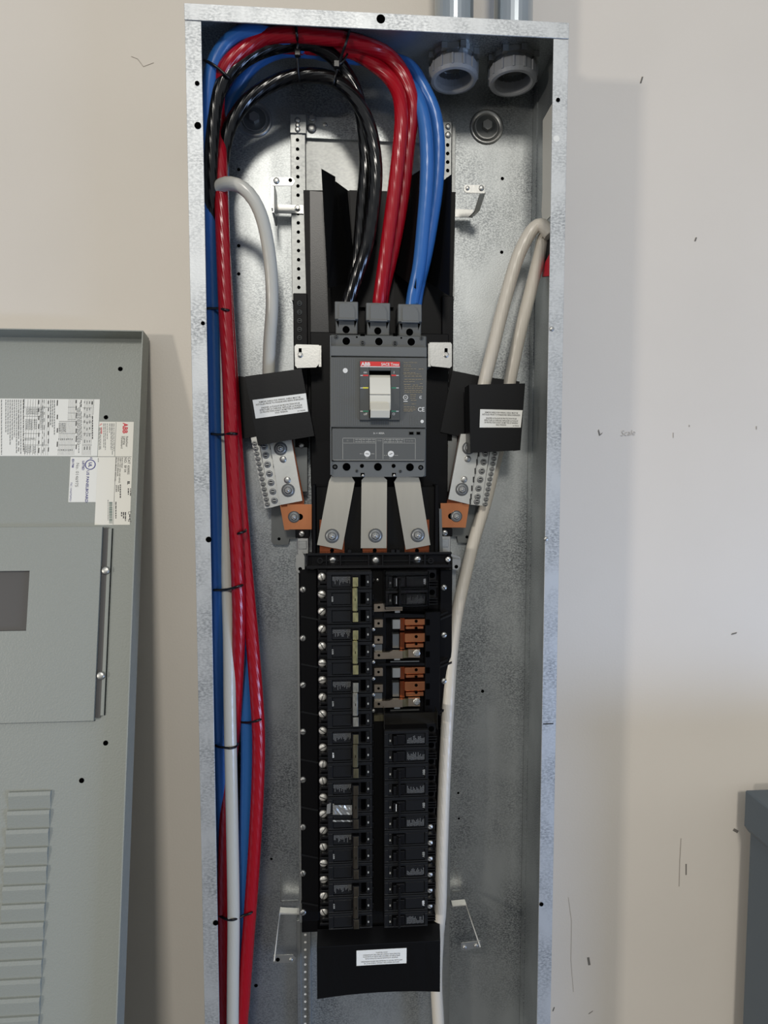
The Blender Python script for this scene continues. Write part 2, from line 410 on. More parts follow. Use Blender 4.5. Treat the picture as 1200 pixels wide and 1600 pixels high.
for u, v in ((398, 187), (760, 199)):
    p = at(u, v, 0.002)
    bm = NB()
    prof = [(0.027, 0.0), (0.026, 0.0025), (0.0235, 0.0035), (0.021, 0.0012), (0.0195, 0.0006)]
    rows = [[bm.verts.new((p.x+r*math.cos(2*PI*k/32), -0.002-hh, p.z+r*math.sin(2*PI*k/32))) for k in range(32)] for r, hh in prof]
    for a, b in zip(rows, rows[1:]):
        for k in range(32): bm.faces.new((a[k], a[(k+1) % 32], b[(k+1) % 32], b[k]))
    dm = obj('mounting_dimple', bm, 'zinc', enc, smooth=True)
    bm = NB(); ring(bm, p, .0188, .0172, -.0024, -.0052, 28); obj('washer_rim', bm, 'zinc', enc)
    bm = NB(); cyl(bm, p, .0185, -.0024, -.0045, 28); obj('washer', bm, 'steel_plate', enc)
    bm = NB(); cyl(bm, p, .0085, -.0045, -.011, 6, .008); obj('bolt_head', bm, 'zinc', enc)
# stickers on the inside of the right wall
def wallpatch(name, pts, m, label):
    bm = NB(); vs = []
    x = XW-.0019
    for hh, z in pts: vs.append((hh, z))
    a = [bm.verts.new((x, -hh, z)) for hh, z in vs]; b = [bm.verts.new((x-.0006, -hh, z)) for hh, z in vs]
    bm.faces.new(a); bm.faces.new(b[::-1]); n = len(a)
    for i in range(n): bm.faces.new((a[i], a[(i+1) % n], b[(i+1) % n], b[i]))
    return obj(name, bm, m, enc, label=label)
def on_right(u, v):
    d = ray(u, v); t = (XW-.0025-CAM.x)/d.x; q = CAM + d*t
    return (-q.y, q.z)
PZ = lambda pts: [on_right(u, v) for u, v in pts]
wallpatch('paper_sticker', PZ([(848, 188), (862, 163), (862.5, 335), (852, 346), (847, 340), (846, 330), (847.5, 300)]), 'label_cream', 'off-white torn paper sticker')
wallpatch('warning_sticker', PZ([(850, 385), (860, 360), (859.5, 432), (847, 433), (847.5, 418)]), 'print_black', 'dark warning sticker with red block')
wallpatch('red_block', PZ([(853.5, 408), (859.8, 396), (859.4, 431), (848, 432.4), (849, 420)]), 'print_red', 'red printed block')
for o in list(C.objects):
    if o.name.startswith('red_block'):
        o.location.x -= 0.0008

# ------------------------------------------------------------------ conduits
def conduit(u, label):
    hc = 0.070
    p = at(u, 22, hc)
    r = thing('conduit', label, 'conduit', (p.x, -hc, ZT), group='steel conduits entering the top of the box')
    bm = NB(); ring(bm, p, .0279, .0262, ZT-.012, ZT+.55, 32, 'Z'); obj('pipe', bm, 'conduit_steel', r, smooth=False)
    bm = NB(); ring(bm, p, .0335, .0276, ZT+.0006, ZT+.012, 24, 'Z'); obj('connector_shoulder', bm, 'zinc', r)
    # locknut with lugs under the top panel
    bm = NB(); ring(bm, p, .0345, .0262, ZT-.0018, ZT-.009, 12, 'Z')
    for k in range(8):
        a = 2*PI*k/8 + .2; c, s = math.cos(a), math.sin(a)
        box(bm, p.x+.0345*c-.004, p.x+.0345*c+.004, p.y+.0345*s-.004, p.y+.0345*s+.004, ZT-.002, ZT-.0105)
    obj('locknut', bm, 'zinc', r)
    bm = NB(); ring(bm, p, .0310, .0262, ZT-.009, ZT-.0180, 24, 'Z'); obj('threaded_nipple', bm, 'steel_bolt', r)
    bm = NB()
    prof = [(.0345, .0170), (.0350, .019), (.0350, .031), (.0330, .0355), (.0290, .0362), (.0262, .0345), (.0255, .028), (.0262, .0170)]
    rows = [[bm.verts.new((p.x+rr*math.cos(2*PI*k/36), p.y+rr*math.sin(2*PI*k/36), ZT-dz)) for k in range(36)] for rr, dz in prof]
    for j in range(len(rows)):
        A, B = rows[j], rows[(j+1) % len(rows)]
        for k in range(36): bm.faces.new((A[k], A[(k+1) % 36], B[(k+1) % 36], B[k]))
    bu = obj('plastic_bushing', bm, 'bushing_grey', r, smooth=False)
    bm = NB()
    for k in range(14):
        a = 2*PI*k/14; c, s = math.cos(a), math.sin(a)
        q = Vector((p.x+.0352*c, p.y+.0352*s, 0))
        bmesh.ops.create_cube(bm, size=1, matrix=Matrix.Translation((q.x, q.y, ZT-.0245)) @ Matrix.Rotation(a, 4, 'Z') @ Matrix.Diagonal((.0022, .0026, .014, 1)))
    obj('grip_rib', bm, 'bushing_grey', bu)
    return r
conduit(709.5, 'left steel conduit of the pair entering the box top, grey bushing inside')
conduit(802, 'right steel conduit of the pair entering the box top, nearest the box corner')

# ------------------------------------------------------------------ chassis: rails and brackets behind the breakers
ch = thing('panelboard_chassis', 'galvanised frame of perforated rails carrying the panelboard parts inside the box', 'mounting frame', at(590, 800, 0.002))
bm = NB(); plate(bm, [(478, 182), (693, 190), (693, 225), (478, 215)], .004, .012); obj('cross_bracket', bm, 'galvanised', ch)
bm = NB(); plate(bm, [(478, 214), (700, 222), (700, 312), (486, 312), (478, 296)], .003, .006); obj('back_plate', bm, 'galvanised_rail', ch)
bm = NB(); pbox(bm, 455, 206, 478, 470, .003, .020, .0006); pbox(bm, 464, 207, 473, 469, .020, .0206); obj('perforated_rail', bm, 'galvanised_rail', ch)
bm = NB(); pbox(bm, 453, 178, 478.5, 208, .003, .023, .0006); obj('rail_end_plate', bm, 'galvanised_rail', ch)
bm = NB(); pbox(bm, 691, 190, 705, 470, .003, .020, .0006); obj('perforated_rail', bm, 'galvanised_rail', ch)
bm = NB(); pbox(bm, 705.5, 193, 711, 468, .003, .012, .0004); obj('rail_lip', bm, 'galvanised_rail', ch)
for k in range(17):
    t = k/16.0; v = 218.5 + t*(449-218.5)
    if not (318 < v < 333): hwp('hole', 464.8 + 2.2*t, v, .0208, 2.6, ch, 'rail_hole')
for k in range(6): hwp('hole', 699.5, 226.5 + 13.3*k, .0203, 2.7, ch, 'rail_hole')
for u, v, r in ((465, 188, 4.2), (465, 196, 3.6), (465, 202.5, 4)): hwp('rivet', u, v, .023, r, ch)
hwp('hex_bolt', 487.5, 187, .012, 6.5, ch); hwp('rivet', 487, 201, .012, 7, ch); hwp('rivet', 508, 195, .012, 3.2, ch)
hwp('rivet', 700, 198, .0202, 4.2, ch); hwp('rivet', 700, 211, .0202, 4.6, ch); hwp('hex_bolt', 672, 198, .012, 4.5, ch)
# lower ends of the rails below the bottom shield
bm = NB(); pbox(bm, 466, 1438, 472, 1990, .003, .020, .0005); pbox(bm, 472, 1438, 483, 1990, .003, .015); pbox(bm, 483, 1438, 487, 1990, .003, .020, .0005); obj('perforated_rail', bm, 'galvanised_rail', ch)
for k in range(14): hwp('light_hole', 477, 1449 + 11.6*k, .0152, 2.0, ch, 'rail_hole')
bm = NB(); pbox(bm, 691, 1395, 701, 1990, .003, .018, .0005); obj('perforated_rail', bm, 'galvanised_rail', ch)
# steel side plates that carry the neutral bars
bm = NB(); plate(bm, [(457, 670), (480, 670), (480, 768), (457, 768)], .014, .030); obj('side_plate', bm, 'steel_plate', ch)
bm = NB(); plate(bm, [(424, 788), (462, 788), (462, 842), (452, 842), (451, 849), (448, 851), (428, 851), (424, 847)], .004, .012); obj('side_plate', bm, 'steel_plate', ch)
bm = NB(); plate(bm, [(690, 683), (714, 679), (714, 768), (689, 768)], .014, .030); obj('side_plate', bm, 'steel_plate', ch)
bm = NB(); plate(bm, [(703, 786), (743, 786), (741, 844), (737, 848), (716, 848), (714, 838), (703, 838)], .004, .012); obj('side_plate', bm, 'steel_plate', ch)
hwp('hole', 436, 842, .0122, 2.4, ch, 'screw_hole'); hwp('hole', 729.5, 839, .0122, 2.4, ch, 'screw_hole')
hwp('rivet', 471, 696, .030, 4.5, ch); hwp('slotted_screw', 696, 696.5, .030, 4.5, ch, 'frame_screw', .6)
# bright edges of the steel pan either side of the breaker rows
bm = NB(); pbox(bm, 465.2, 890, 469.5, 1442, .003, .046, .0004); obj('pan_edge', bm, 'galvanised_rail', ch)
bm = NB(); pbox(bm, 705.5, 868, 712, 1140, .003, .030, .0004); pbox(bm, 699, 1140, 704, 1400, .003, .028, .0004); obj('pan_edge', bm, 'galvanised_rail', ch)
# stamped marks on the back around the lower brackets
bm = NB(); pbox(bm, 437.8, 1362, 439.4, 1409, .002, .0032); pbox(bm, 437.8, 1407.6, 466, 1409.4, .002, .0032); obj('pressed_line', bm, 'galvanised_rail', ch)
bm = NB(); plate(bm, [(710, 1357), (712, 1356), (722, 1392), (720, 1393)], .002, .0032); pbox(bm, 706, 1391.5, 722, 1393.5, .002, .0032); obj('pressed_line', bm, 'galvanised_rail', ch)

# dead-front latch plates beside the main breaker
def latch(pix, hu, hv, label):
    p = at(hu, hv, .072)
    r = thing('latch_plate', label, 'bracket', p, group='latch plates beside the main breaker')
    bm = NB(); plate(bm, pix, .0705, .072); obj('face', bm, 'zinc', r)
    us = [q[0] for q in pix]; vs = [q[1] for q in pix]
    inner = max(us) if hu < 600 else min(us)
    bm = NB(); pbox(bm, inner-2, min(vs)+2, inner+2, max(vs)-2, .02, .0704); obj('leg', bm, 'zinc', r)
    bm = NB(); pbox(bm, hu-2.4, hv-9, hu+2.4, hv+3, .072, .0722); obj('slot', bm, 'hole_black', r)
    hwp('hex_bolt', hu, hv+1.5, .0722, 4.2, r)
latch([(460, 541), (463, 538), (498, 539), (500, 542), (498, 569), (494, 574), (464, 575), (461, 571)], 469, 553, 'left zinc latch plate with one bolt beside the main breaker')
latch([(671, 535), (704, 535), (706, 538), (706, 572), (703, 575), (674, 572), (672, 568)], 697, 553, 'right zinc latch plate with one bolt beside the main breaker')

# bent strap brackets standing off the rails
def bracket(P, w, ears, label, first):
    loc = P[0]
    r = thing('support_bracket', label, 'bracket', loc, group='bent strap brackets on the rails')
    bm = NB(); strip(bm, P, w, .0016, first); obj('strap', bm, 'bright_screw', r)
    (pix, hh), holes = ears
    bm = NB(); plate(bm, pix, hh-.0015, hh); obj('ear', bm, 'zinc', r)
    for u, v, kind, rr in holes: hwp(kind, u, v, hh+.0001, rr, r, 'ear_hole' if kind == 'hole' else 'rivet')
    return r
hF = .075; hB = .0225
r = bracket([at(424.8, 280, hF), at(425.5, 327, hF), at(427, 327, hB)], .0105, (([(425, 277), (456, 277), (461, 283), (457, 290), (425, 290)], hF), [(432, 282.5, 'rivet', 4.6), (453.6, 281.5, 'hole', 3)]),
        'upper left bent zinc bracket with two-hole ear near the white cable loop', (0, 1, 0))
bm = NB(); pbox(bm, 428, 320, 474, 333, hB-.0015, hB+.0005); obj('foot', bm, 'zinc', r)
hwp('hex_bolt', 465, 325.5, hB+.0006, 4.6, r)
bm = NB(); pbox(bm, 424.8, 281, 428, 332, .024, hF-.001); obj('side_leg', bm, 'zinc', r)
hR = .075
r = bracket([at(754, 302, hR), at(745, 330, .045), at(737, 338, .0225)], .011, (([(727, 289), (725, 291), (725, 297), (728, 301), (757, 302), (757, 289)], hR), [(730.5, 294, 'rivet', 3.2), (752, 294, 'rivet', 4.2)]),
        'upper right bent zinc bracket with two-hole ear beside the blue cables', (1, .6, .5))
bm = NB(); pbox(bm, 704, 327, 739, 339, .021, .0228); obj('foot', bm, 'zinc', r)
hL = .080
r = bracket([at(429, 1497, hL), at(438, 1423, .030), at(468, 1424, .028)], .013, (([(427, 1493), (458, 1492), (462, 1496), (459, 1504), (427, 1505)], hL), [(434, 1499.5, 'hole', 3.4), (454.5, 1499.5, 'rivet', 3.2)]),
        'lower left bent strap bracket beside the bottom shield', (0, 1, 0))
r = bracket([at(706, 1412, .028), at(727, 1410, .030), at(749, 1475, hL)], .013, (([(721, 1474), (751, 1470), (751, 1481), (723, 1485), (720, 1482)], hL), [(726, 1480, 'rivet', 3.4), (744, 1477.5, 'rivet', 3.6)]),
        'lower right bent strap bracket beside the white cable', (0, 1, 0))

# ------------------------------------------------------------------ black insulating barrier behind the main breaker
bar = thing('insulating_barrier', 'black plastic barrier with folded peaks behind the main breaker', 'insulator', at(590, 480, .02))
HB = .034
bm = NB(); plate(bm, [(474, 297), (712, 300), (700, 760), (486, 760)], .022, .024); obj('base_sheet', bm, 'black_barrier', bar)
bm = NB(); plate(bm, [(484, 298), (507, 300), (514, 530), (486, 530)], .026, .030); obj('side_sheet', bm, 'black_breaker_face', bar)
def sheet(name, pts, m='black_barrier', th=.0016):
    """folded sheet panel through 3-D points given as (u, v, h)"""
    bm = NB(); P = [at(*p) for p in pts]
    n = (P[1]-P[0]).cross(P[2]-P[0]).normalized()*th
    a = [bm.verts.new(p) for p in P]; b = [bm.verts.new(p+n) for p in P]
    bm.faces.new(a); bm.faces.new(b[::-1]); k = len(P)
    for i in range(k): bm.faces.new((a[i], a[(i+1) % k], b[(i+1) % k], b[i]))
    return obj(name, bm, m, bar)
sheet('barrier_fin', [(503, 264, .085), (524, 276, .066), (524, 283, .062), (543, 297, .030), (556, 440, .030), (513, 450, .085)])
sheet('barrier_fin', [(656, 266, .085), (640, 276, .066), (622, 297, .030), (612, 420, .030), (650, 450, .085)])
sheet('barrier_fin', [(706, 273, .085), (690, 285, .060), (672, 300, .030), (668, 440, .030), (703, 462, .085)])
bm = NB(); plate(bm, [(546, 297), (622, 299), (615, 480), (557, 480)], .030, .032); obj('centre_sheet', bm, 'black_plastic', bar)
bm = NB(); pbox(bm, 459, 458, 481, 700, .018, .030, .001); obj('rail_cover', bm, 'black_plastic', bar)
bm = NB(); pbox(bm, 690, 462, 708, 690, .018, .030, .001); obj('rail_cover', bm, 'black_plastic', bar)
for v in (474, 488, 501.5, 515, 528): hwp('black_screw', 468, v, .030, 4, bar)
for v in (582.5, 595, 607.5): hwp('black_screw', 697.5, v, .030, 4, bar)
hwp('hole', 582, 379, .0322, 6, bar, 'knockout')
bm = NB(); pbox(bm, 486, 520, 700, 872, .030, .036, .001); obj('breaker_tray', bm, 'black_plastic', bar)
for u0, u1 in ((488, 493), (680, 685)):
    bm = NB(); pbox(bm, u0, 757, u1, 868, .036, .066, .0008); obj('tray_wall', bm, 'black_plastic', bar)
bm = NB(); pbox(bm, 494, 760, 679, 868, .036, .056, .001); obj('strap_bed', bm, 'black_barrier', bar)

# ------------------------------------------------------------------ main breaker
HM = .088
mb = thing('main_circuit_breaker', 'large grey three-pole main breaker with cream toggle and red nameplate, below the big cables', 'circuit breaker', at(591, 745, .037))
bm = NB(); pbox(bm, 517, 523.5, 666, 745, .037, .080, .0015); obj('body', bm, 'mccb_grey', mb)
bm = NB(); pbox(bm, 516.5, 541, 667, 557, .078, .0855, .0008); obj('upper_band', bm, 'mccb_light', mb)
bm = NB(); plate(bm, [(517, 558), (667, 559.5), (665, 668), (517, 667)], .079, .0880); obj('front_cover', bm, 'mccb_grey', mb)
bm = NB()
for k in range(14): pbox(bm, 523+2.75*k, 560.5, 524.2+2.75*k, 665, .0880, .0886)
for k in range(38):
    u = 561.5+2.75*k
    if u > 629: break
    pbox(bm, u, 657.5, u+1.2, 665, .0880, .0886)
for k in range(9): pbox(bm, 641+2.4*k, 649, 642+2.4*k, 665, .0880, .0886)
o = obj('rib', bm, 'mccb_light', mb); o['kind'] = 'stuff'
bm = NB(); plate(bm, [(519, 669.5), (665, 670.5), (664, 720), (519, 719)], .079, .0875); obj('lower_cover', bm, 'mccb_grey', mb)
bm = NB(); plate(bm, [(518, 667.5), (666, 668.5), (666, 670), (518, 669)], .0795, .0850); obj('cover_joint', bm, 'mccb_dark', mb)
bm = NB(); plate(bm, [(517.5, 721), (664, 721), (663, 743), (660, 745), (521, 745), (517.5, 742)], .079, .0830); obj('lower_terminal_cover', bm, 'mccb_light', mb)
bm = NB(); plate(bm, [(515.7, 524), (517.3, 524), (517.8, 742), (516.2, 742)], .060, .0862); obj('side_trim', bm, 'mccb_light', mb)
# toggle escutcheon
bm = NB()
pbox(bm, 562, 564, 577, 656.5, .0880, .0935, .0005); pbox(bm, 610.5, 564, 625, 656.5, .0880, .0935, .0005)
pbox(bm, 577, 564, 610.5, 579, .0880, .0935, .0005); pbox(bm, 577, 653.5, 610.5, 656.5, .0880, .0935, .0005)
es = obj('toggle_surround', bm, 'mccb_dark', mb)
bm = NB(); pbox(bm, 577, 578.5, 610.5, 654, .0880, .0886); obj('toggle_slot', bm, 'hole_black', mb)
# toggle: curved sector in the slot with the handle at its lower end
bm = NB()
x0 = at(577.6, 615, .094).x; x1 = at(610, 615, .094).x; zt = at(593, 585, .096).z; zb = at(593, 640, .1).z
prof = [(zt, .0890), (zt-.004, .0925)] + [(zt-.004-(zt-.004-zb)*k/8.0, .0925+.0065*math.sin(PI*(k/8.0)*0.62)) for k in range(1, 9)] + [(zb, .0890)]
a = [bm.verts.new((x0, -h, z)) for z, h in prof]; b = [bm.verts.new((x1, -h, z)) for z, h in prof]
bm.faces.new(a); bm.faces.new(b[::-1])
for i in range(len(prof)): bm.faces.new((a[i], a[(i+1) % len(prof)], b[(i+1) % len(prof)], b[i]))
tg = obj('toggle', bm, 'toggle_cream', mb)
bm = NB(); pbox(bm, 577.6, 616, 610, 616.8, .0960, .0992); obj('toggle_line', bm, 'print_grey', tg)
bm = NB(); z1 = at(593, 629.5, .1).z; z2 = at(593, 641, .108).z; z3 = at(593, 652.5, .106).z
prof = [(z1, .094), (z1, .1015), (z2+.001, .1105), (z2-.001, .1115), (z3, .107), (z3, .094)]
xa = at(579, 640, .108).x; xb = at(609, 640, .108).x
a = [bm.verts.new((xa, -h, z)) for z, h in prof]; b = [bm.verts.new((xb, -h, z)) for z, h in prof]
bm.faces.new(a); bm.faces.new(b[::-1])
for i in range(len(prof)): bm.faces.new((a[i], a[(i+1) % len(prof)], b[(i+1) % len(prof)], b[i]))
obj('toggle_handle', bm, 'toggle_cream', tg)
def flat(name, u0, v0, u1, v1, h, m, parent, t=.0003, label=None):
    bm = NB(); pbox(bm, u0, v0, u1, v1, h, h+t); return obj(name, bm, m, parent, label=label)
flat('red_nameplate', 563, 565, 624.6, 572.4, .0935, 'logo_red', mb, label='red nameplate strip with white logo lettering')
flat('white_rule', 563, 572.6, 624.6, 573.8, .0935, 'print_white', mb)
text('ABB', .0068, at(564.5, 569, .0940), 'print_white', mb, bold=.00025, width=.0135)
text('SACE Tmax', .0056, at(623.5, 569.6, .0940), 'print_white', mb, align='RIGHT', bold=.0001, width=.0262)
text('on', .0050, at(568, 581.6, .0940), 'print_white', mb); text('off', .0050, at(568, 647, .0940), 'print_white', mb)
text('I', .0050, at(615, 582, .0940), 'print_white', mb); text('O', .0050, at(613, 647, .0940), 'print_white', mb)
for v, ml, mr in ((586.5, 'logo_red', 'logo_red'), (606, 'mark_yellow', 'mark_green'), (642.5, 'mark_green', 'mark_green')):
    flat('marker', 563, v-.4, 567, v+.6, .0935, 'print_white', mb); flat('marker', 567, v-1, 575.5, v+1, .0935, ml, mb)
    flat('marker', 611.5, v-1, 619, v+1, .0935, mr, mb); flat('marker', 619, v-.4, 623, v+.6, .0935, 'print_white', mb)
# rating print on the right of the cover
text('Tmax XT5N 400', .0028, at(630.5, 566.5, .0887), 'print_tan', mb, width=.0200)
def fine_print(name, rows, h, m, parent, seed=1):
    """small unreadable print: one thin bar for each word. rows = (u0, u1, v, thickness px)"""
    rnd = random.Random(seed); bm = NB()
    for u0, u1, v, t in rows:
        u = u0
        while u < u1-1:
            w = min(u1-u, rnd.uniform(2.0, 5.5)); pbox(bm, u, v-t/2, u+w, v+t/2, h, h+.00025); u += w + rnd.uniform(.6, 1.2)
    o = obj(name, bm, m, parent); o['kind'] = 'stuff'; return o
rows = [(630.5, 642, 570.5, .7), (630.5, 644, 573, .7), (630.5, 650, 576.5, .7), (654, 661.5, 576.8, .9), (630.5, 640, 579, .7), (630.5, 649, 582.5, .8), (630.5, 657, 584.6, .8),
        (632, 661, 588, .9), (632, 661, 593, .9), (630.5, 648, 596.5, .8), (631, 642, 601, .9), (645, 653, 601.8, .9), (656, 661.5, 599.4, .8), (632, 661, 604.5, .8), (632, 661, 607.3, .8), (632, 661, 610.4, .8), (632, 661, 613, .8),
        (641, 651, 616.5, .7), (641, 651, 619, .7), (641, 650, 622.3, .7), (642, 652, 625.5, .8), (631, 638, 631, .7), (643, 650, 631.2, .8), (631, 648, 635.5, .7), (631, 651, 638, .7), (630.5, 651, 640.5, .9), (630.5, 645, 642.5, .8)]
fine_print('rating_print', rows, .0887, 'print_tan', mb, 3)
def pring(name, u, v, h, ro, ri, m, parent, arc=None):
    bm = NB(); s = (1.0172-h)/F; ring(bm, at(u, v, h), ro*s, ri*s, -h, -h-.0003, 24); return obj(name, bm, m, parent)
pring('approval_mark', 633.6, 621, .0887, 3.9, 3.0, 'print_white', mb); text('UL', .0036, at(633.6, 621, .0891), 'print_white', mb, align='CENTER')
flat('approval_mark', 630.5, 626.4, 637, 627.6, .0887, 'print_white', mb)
text('C', .0062, at(654.7, 621, .0891), 'print_white', mb); text('E', .0034, at(656.6, 621, .0891), 'print_white', mb)
text('CE', .0090, at(652.6, 640, .0891), 'print_white', mb, bold=.0001, width=.0098)
for u, v, r in ((539.5, 579, 3.8), (659.5, 658.5, 2.6)): pring('white_dot', u, v, .0887, r, r*.05, 'print_white', mb)
# settings table on the lower cover
bm = NB()
def rule(u0, v0, u1, v1): pbox(bm, u0, v0, u1, v1, .0875, .0878)
rule(535.2, 684.4, 649.5, 685.2)
for u in (535.2, 587, 598, 648.6): rule(u, 684.4, u+.8, 717.5)
rule(535.2, 692, 587, 692.6); rule(598, 692, 649, 692.6)
for u in (552.5, 564.5, 575.5, 609, 620.5, 631.5): rule(u, 684.4, u+.6, 692.4)
rule(521, 718.6, 662, 719.4)
obj('settings_table', bm, 'print_dim', mb)
text('In = 400A', .0040, at(592, 677, .0879), 'print_white', mb, align='CENTER')
text('I1', .0036, at(543.5, 688.6, .0879), 'print_dim', mb, align='CENTER'); text('TMA', .0034, at(592.6, 688.6, .0879), 'print_dim', mb, align='CENTER'); text('I3 (x In)', .0034, at(640, 688.6, .0879), 'print_dim', mb, align='CENTER')
fine_print('settings_print', [(555, 586, 686.8, 1.2), (555, 586, 690.2, 1.2), (600, 630, 687, 1.2), (600, 630, 690.4, 1.2), (562, 567, 709, 1), (580, 585, 709, 1), (571, 576, 715.5, .9), (600, 605, 711.5, 1), (616.5, 622, 711.5, 1), (608, 613, 715.6, .9)], .0876, 'print_dim', mb, 5)
for u, v, a in ((573.8, 709, 0.1), (610.8, 709.2, -.4)):
    pring('dial', u, v, .0876, 4.8, .1, 'print_white', mb)
    bm = NB(); p = at(u, v, .0882); bmesh.ops.create_cube(bm, size=1, matrix=Matrix.Translation((p.x, -.0883, p.z)) @ Matrix.Rotation(a, 4, 'Y') @ Matrix.Diagonal((.0048, .0004, .0007, 1))); obj('dial_slot', bm, 'mccb_dark', mb)
for u0, u1 in ((638.5, 647.5), (650, 658)):
    flat('test_socket', u0, 674, u1, 680, .0876, 'mccb_dark', mb); flat('test_socket', u0+1, 675, u1-1.5, 679, .0879, 'hole_black', mb)
# screws and wells
for u, v, r in ((541, 533, 6), (592, 533.7, 6), (642.5, 534.2, 6)): hwp('hole', u, v, .0801, r, mb, 'screw_well'); pring('well_rim', u, v, .0800, r+.9, r-.2, 'mccb_light', mb)
for u, v, r in ((525.5, 526.5, 3.4), (566.5, 536, 4), (617, 536.5, 4), (658.5, 528.5, 3.2)): hwp('black_screw', u, v, .0801, r, mb)
for u, v in ((557.5, 526.7), (627, 528)): hwp('hole', u, v, .0801, 1.4, mb, 'pin_hole')
for u in (566.5, 617.5): flat('rating_clip', u-3.5, 521.5, u+3.5, 525, .0801, 'hole_black', mb)
for u, v, r in ((541.5, 729.5, 6.2), (590.5, 729.5, 6.2), (640.5, 730, 6.2)): hwp('hole', u, v, .0831, r, mb, 'screw_well'); pring('well_rim', u, v, .0830, r+.9, r-.2, 'mccb_light', mb)
for u, v, r in ((565.5, 728, 3.2), (615, 728, 3.2)): hwp('hole', u, v, .0831, r, mb, 'screw_well')
for u, v, r in ((523.5, 729.5, 4), (657.5, 730.5, 4)): hwp('hole', u, v, .0831, r, mb, 'screw_well'); hwp('black_screw', u, v, .0832, 2, mb)
for u, v in ((557.5, 736), (625.5, 736.5)): hwp('black_screw', u, v, .0831, 2.6, mb)
for u in (566.5, 615.5): flat('rating_clip', u-3, 739, u+3, 744.5, .0831, 'hole_black', mb); hwp('rivet', u+.5, 743, .0834, 2.2, mb)
# three cable lugs above the body
for u0, u1, v0 in ((523, 559.5, 471), (572, 609.5, 473), (622, 659, 475)):
    bm = NB(); pbox(bm, u0+1.5, v0+26, u1-1, v0+51, .037, .0730, .001); lg = obj('cable_lug', bm, 'mccb_grey', mb)
    bm = NB(); pbox(bm, u0, v0, u1, v0+28, .037, .0790, .001); obj('lug_cover', bm, 'lug_grey', lg)
    bm = NB(); z0 = at(u0, v0+27.5, .0815).z; z1_ = at(u0, v0+3, .0815).z; xa = at(u0+7, v0, .0815).x; xb = at(u1-5.5, v0, .0815).x
    pts = [(xa, z0), (xb, z0), (xb, z1_-.010), (xb-.003, z1_-.003), (xb-.008, z1_), (xa+.003, z1_), (xa, z1_-.003)]
    prism(bm, pts, -.0788, -.0815); obj('lug_cap', bm, 'lug_grey', lg)
    bm = NB(); pbox(bm, u0+5, v0+26, u1-4, v0+29, .0790, .0835, .0006); obj('lug_lip', bm, 'lug_grey', lg)
    for u in (u0+2.5, u1-6):
        bm = NB(); plate(bm, [(u, v0+30.5), (u+4, v0+30.5), (u+(3.5 if u < (u0+u1)/2 else .5), v0+41)], .0730, .0733); obj('lug_notch', bm, 'hole_black', lg)
    hwp('hole', (u0+u1)/2-.5, v0+44, .0731, 5.5, lg, 'screw_well')

# ------------------------------------------------------------------ aluminium straps
HS = .066
STR = [([(517.7, 744), (549, 744), (554.3, 753), (534.5, 858.8), (495.5, 851.3), (514, 752)], (518.8, 837.3), (499.5, 538), 'left slanting aluminium bus strap below the main breaker'),
       ([(571, 744), (598, 744), (604.7, 750), (604, 856.5), (563.6, 856.5), (565, 750)], (586.5, 836.6), (566.5, 604.5), 'middle straight aluminium bus strap below the main breaker'),
       ([(621.5, 744), (654, 746), (656.5, 753), (672.5, 851.5), (634, 858.8), (616, 753)], (652.7, 836), (632.5, 670.5), 'right slanting aluminium bus strap below the main breaker')]
for pix, (bu, bv), (cu0, cu1), lab in STR:
    r = thing('bus_strap', lab, 'busbar', at(bu, 858, HS-.004), group='aluminium bus straps')
    bm = NB(); plate(bm, pix, HS-.005, HS); obj('bar', bm, 'aluminium', r)
    hwp('washer_bolt', bu, bv, HS, 11.2, r)
    bm = NB(); pbox(bm, cu0, 812, cu1, 866, .056, HS-.0055); obj('copper_tab', bm, 'copper_dull', r)
    hwp('hole', (cu0+cu1)/2, 860, HS-.0054, 3.2, r, 'bolt_hole')

# ------------------------------------------------------------------ branch bus base
base = thing('branch_bus_base', 'black plastic bus base with copper stabs between the two rows of small breakers', 'busbar base', at(590, 1440, .03))
bm = NB(); pbox(bm, 470, 886, 706, 1136, .030, .042, .001); pbox(bm, 470, 1136, 698, 1452, .030, .042, .001); obj('base_tray', bm, 'black_plastic', base)
bm = NB(); pbox(bm, 470.5, 890, 497, 1440, .042, .056, .0012); obj('side_rail', bm, 'black_plastic', base)
bm = NB(); pbox(bm, 687, 890, 706, 1136, .042, .056, .0012); pbox(bm, 687, 1136, 697, 1440, .042, .056, .0012); obj('side_rail', bm, 'black_plastic', base)
for v in (921, 997, 1070, 1143, 1218, 1292, 1364, 1425): hwp('frame_screw', 473.5, v, .056, 5, base, None, .7 + v)
for v in (918, 992, 1064): hwp('frame_screw', 693.5, v, .056, 4.9, base, None, .3 + v)
hwp('frame_screw', 691.5, 1138, .056, 4, base)
for k in range(7):
    v = 965 + 74.5*k
    bm = NB(); plate(bm, [(470.5, v-3), (497, v+2), (497, v+4.5), (470.5, v-.5)], .055, .0585); obj('rail_rib', bm, 'black_breaker_face', base)
    if k < 3:
        bm = NB(); plate(bm, [(687, v+2), (706, v-6), (706, v-3), (687, v+5)], .055, .0585); obj('rail_rib', bm, 'black_breaker_face', base)
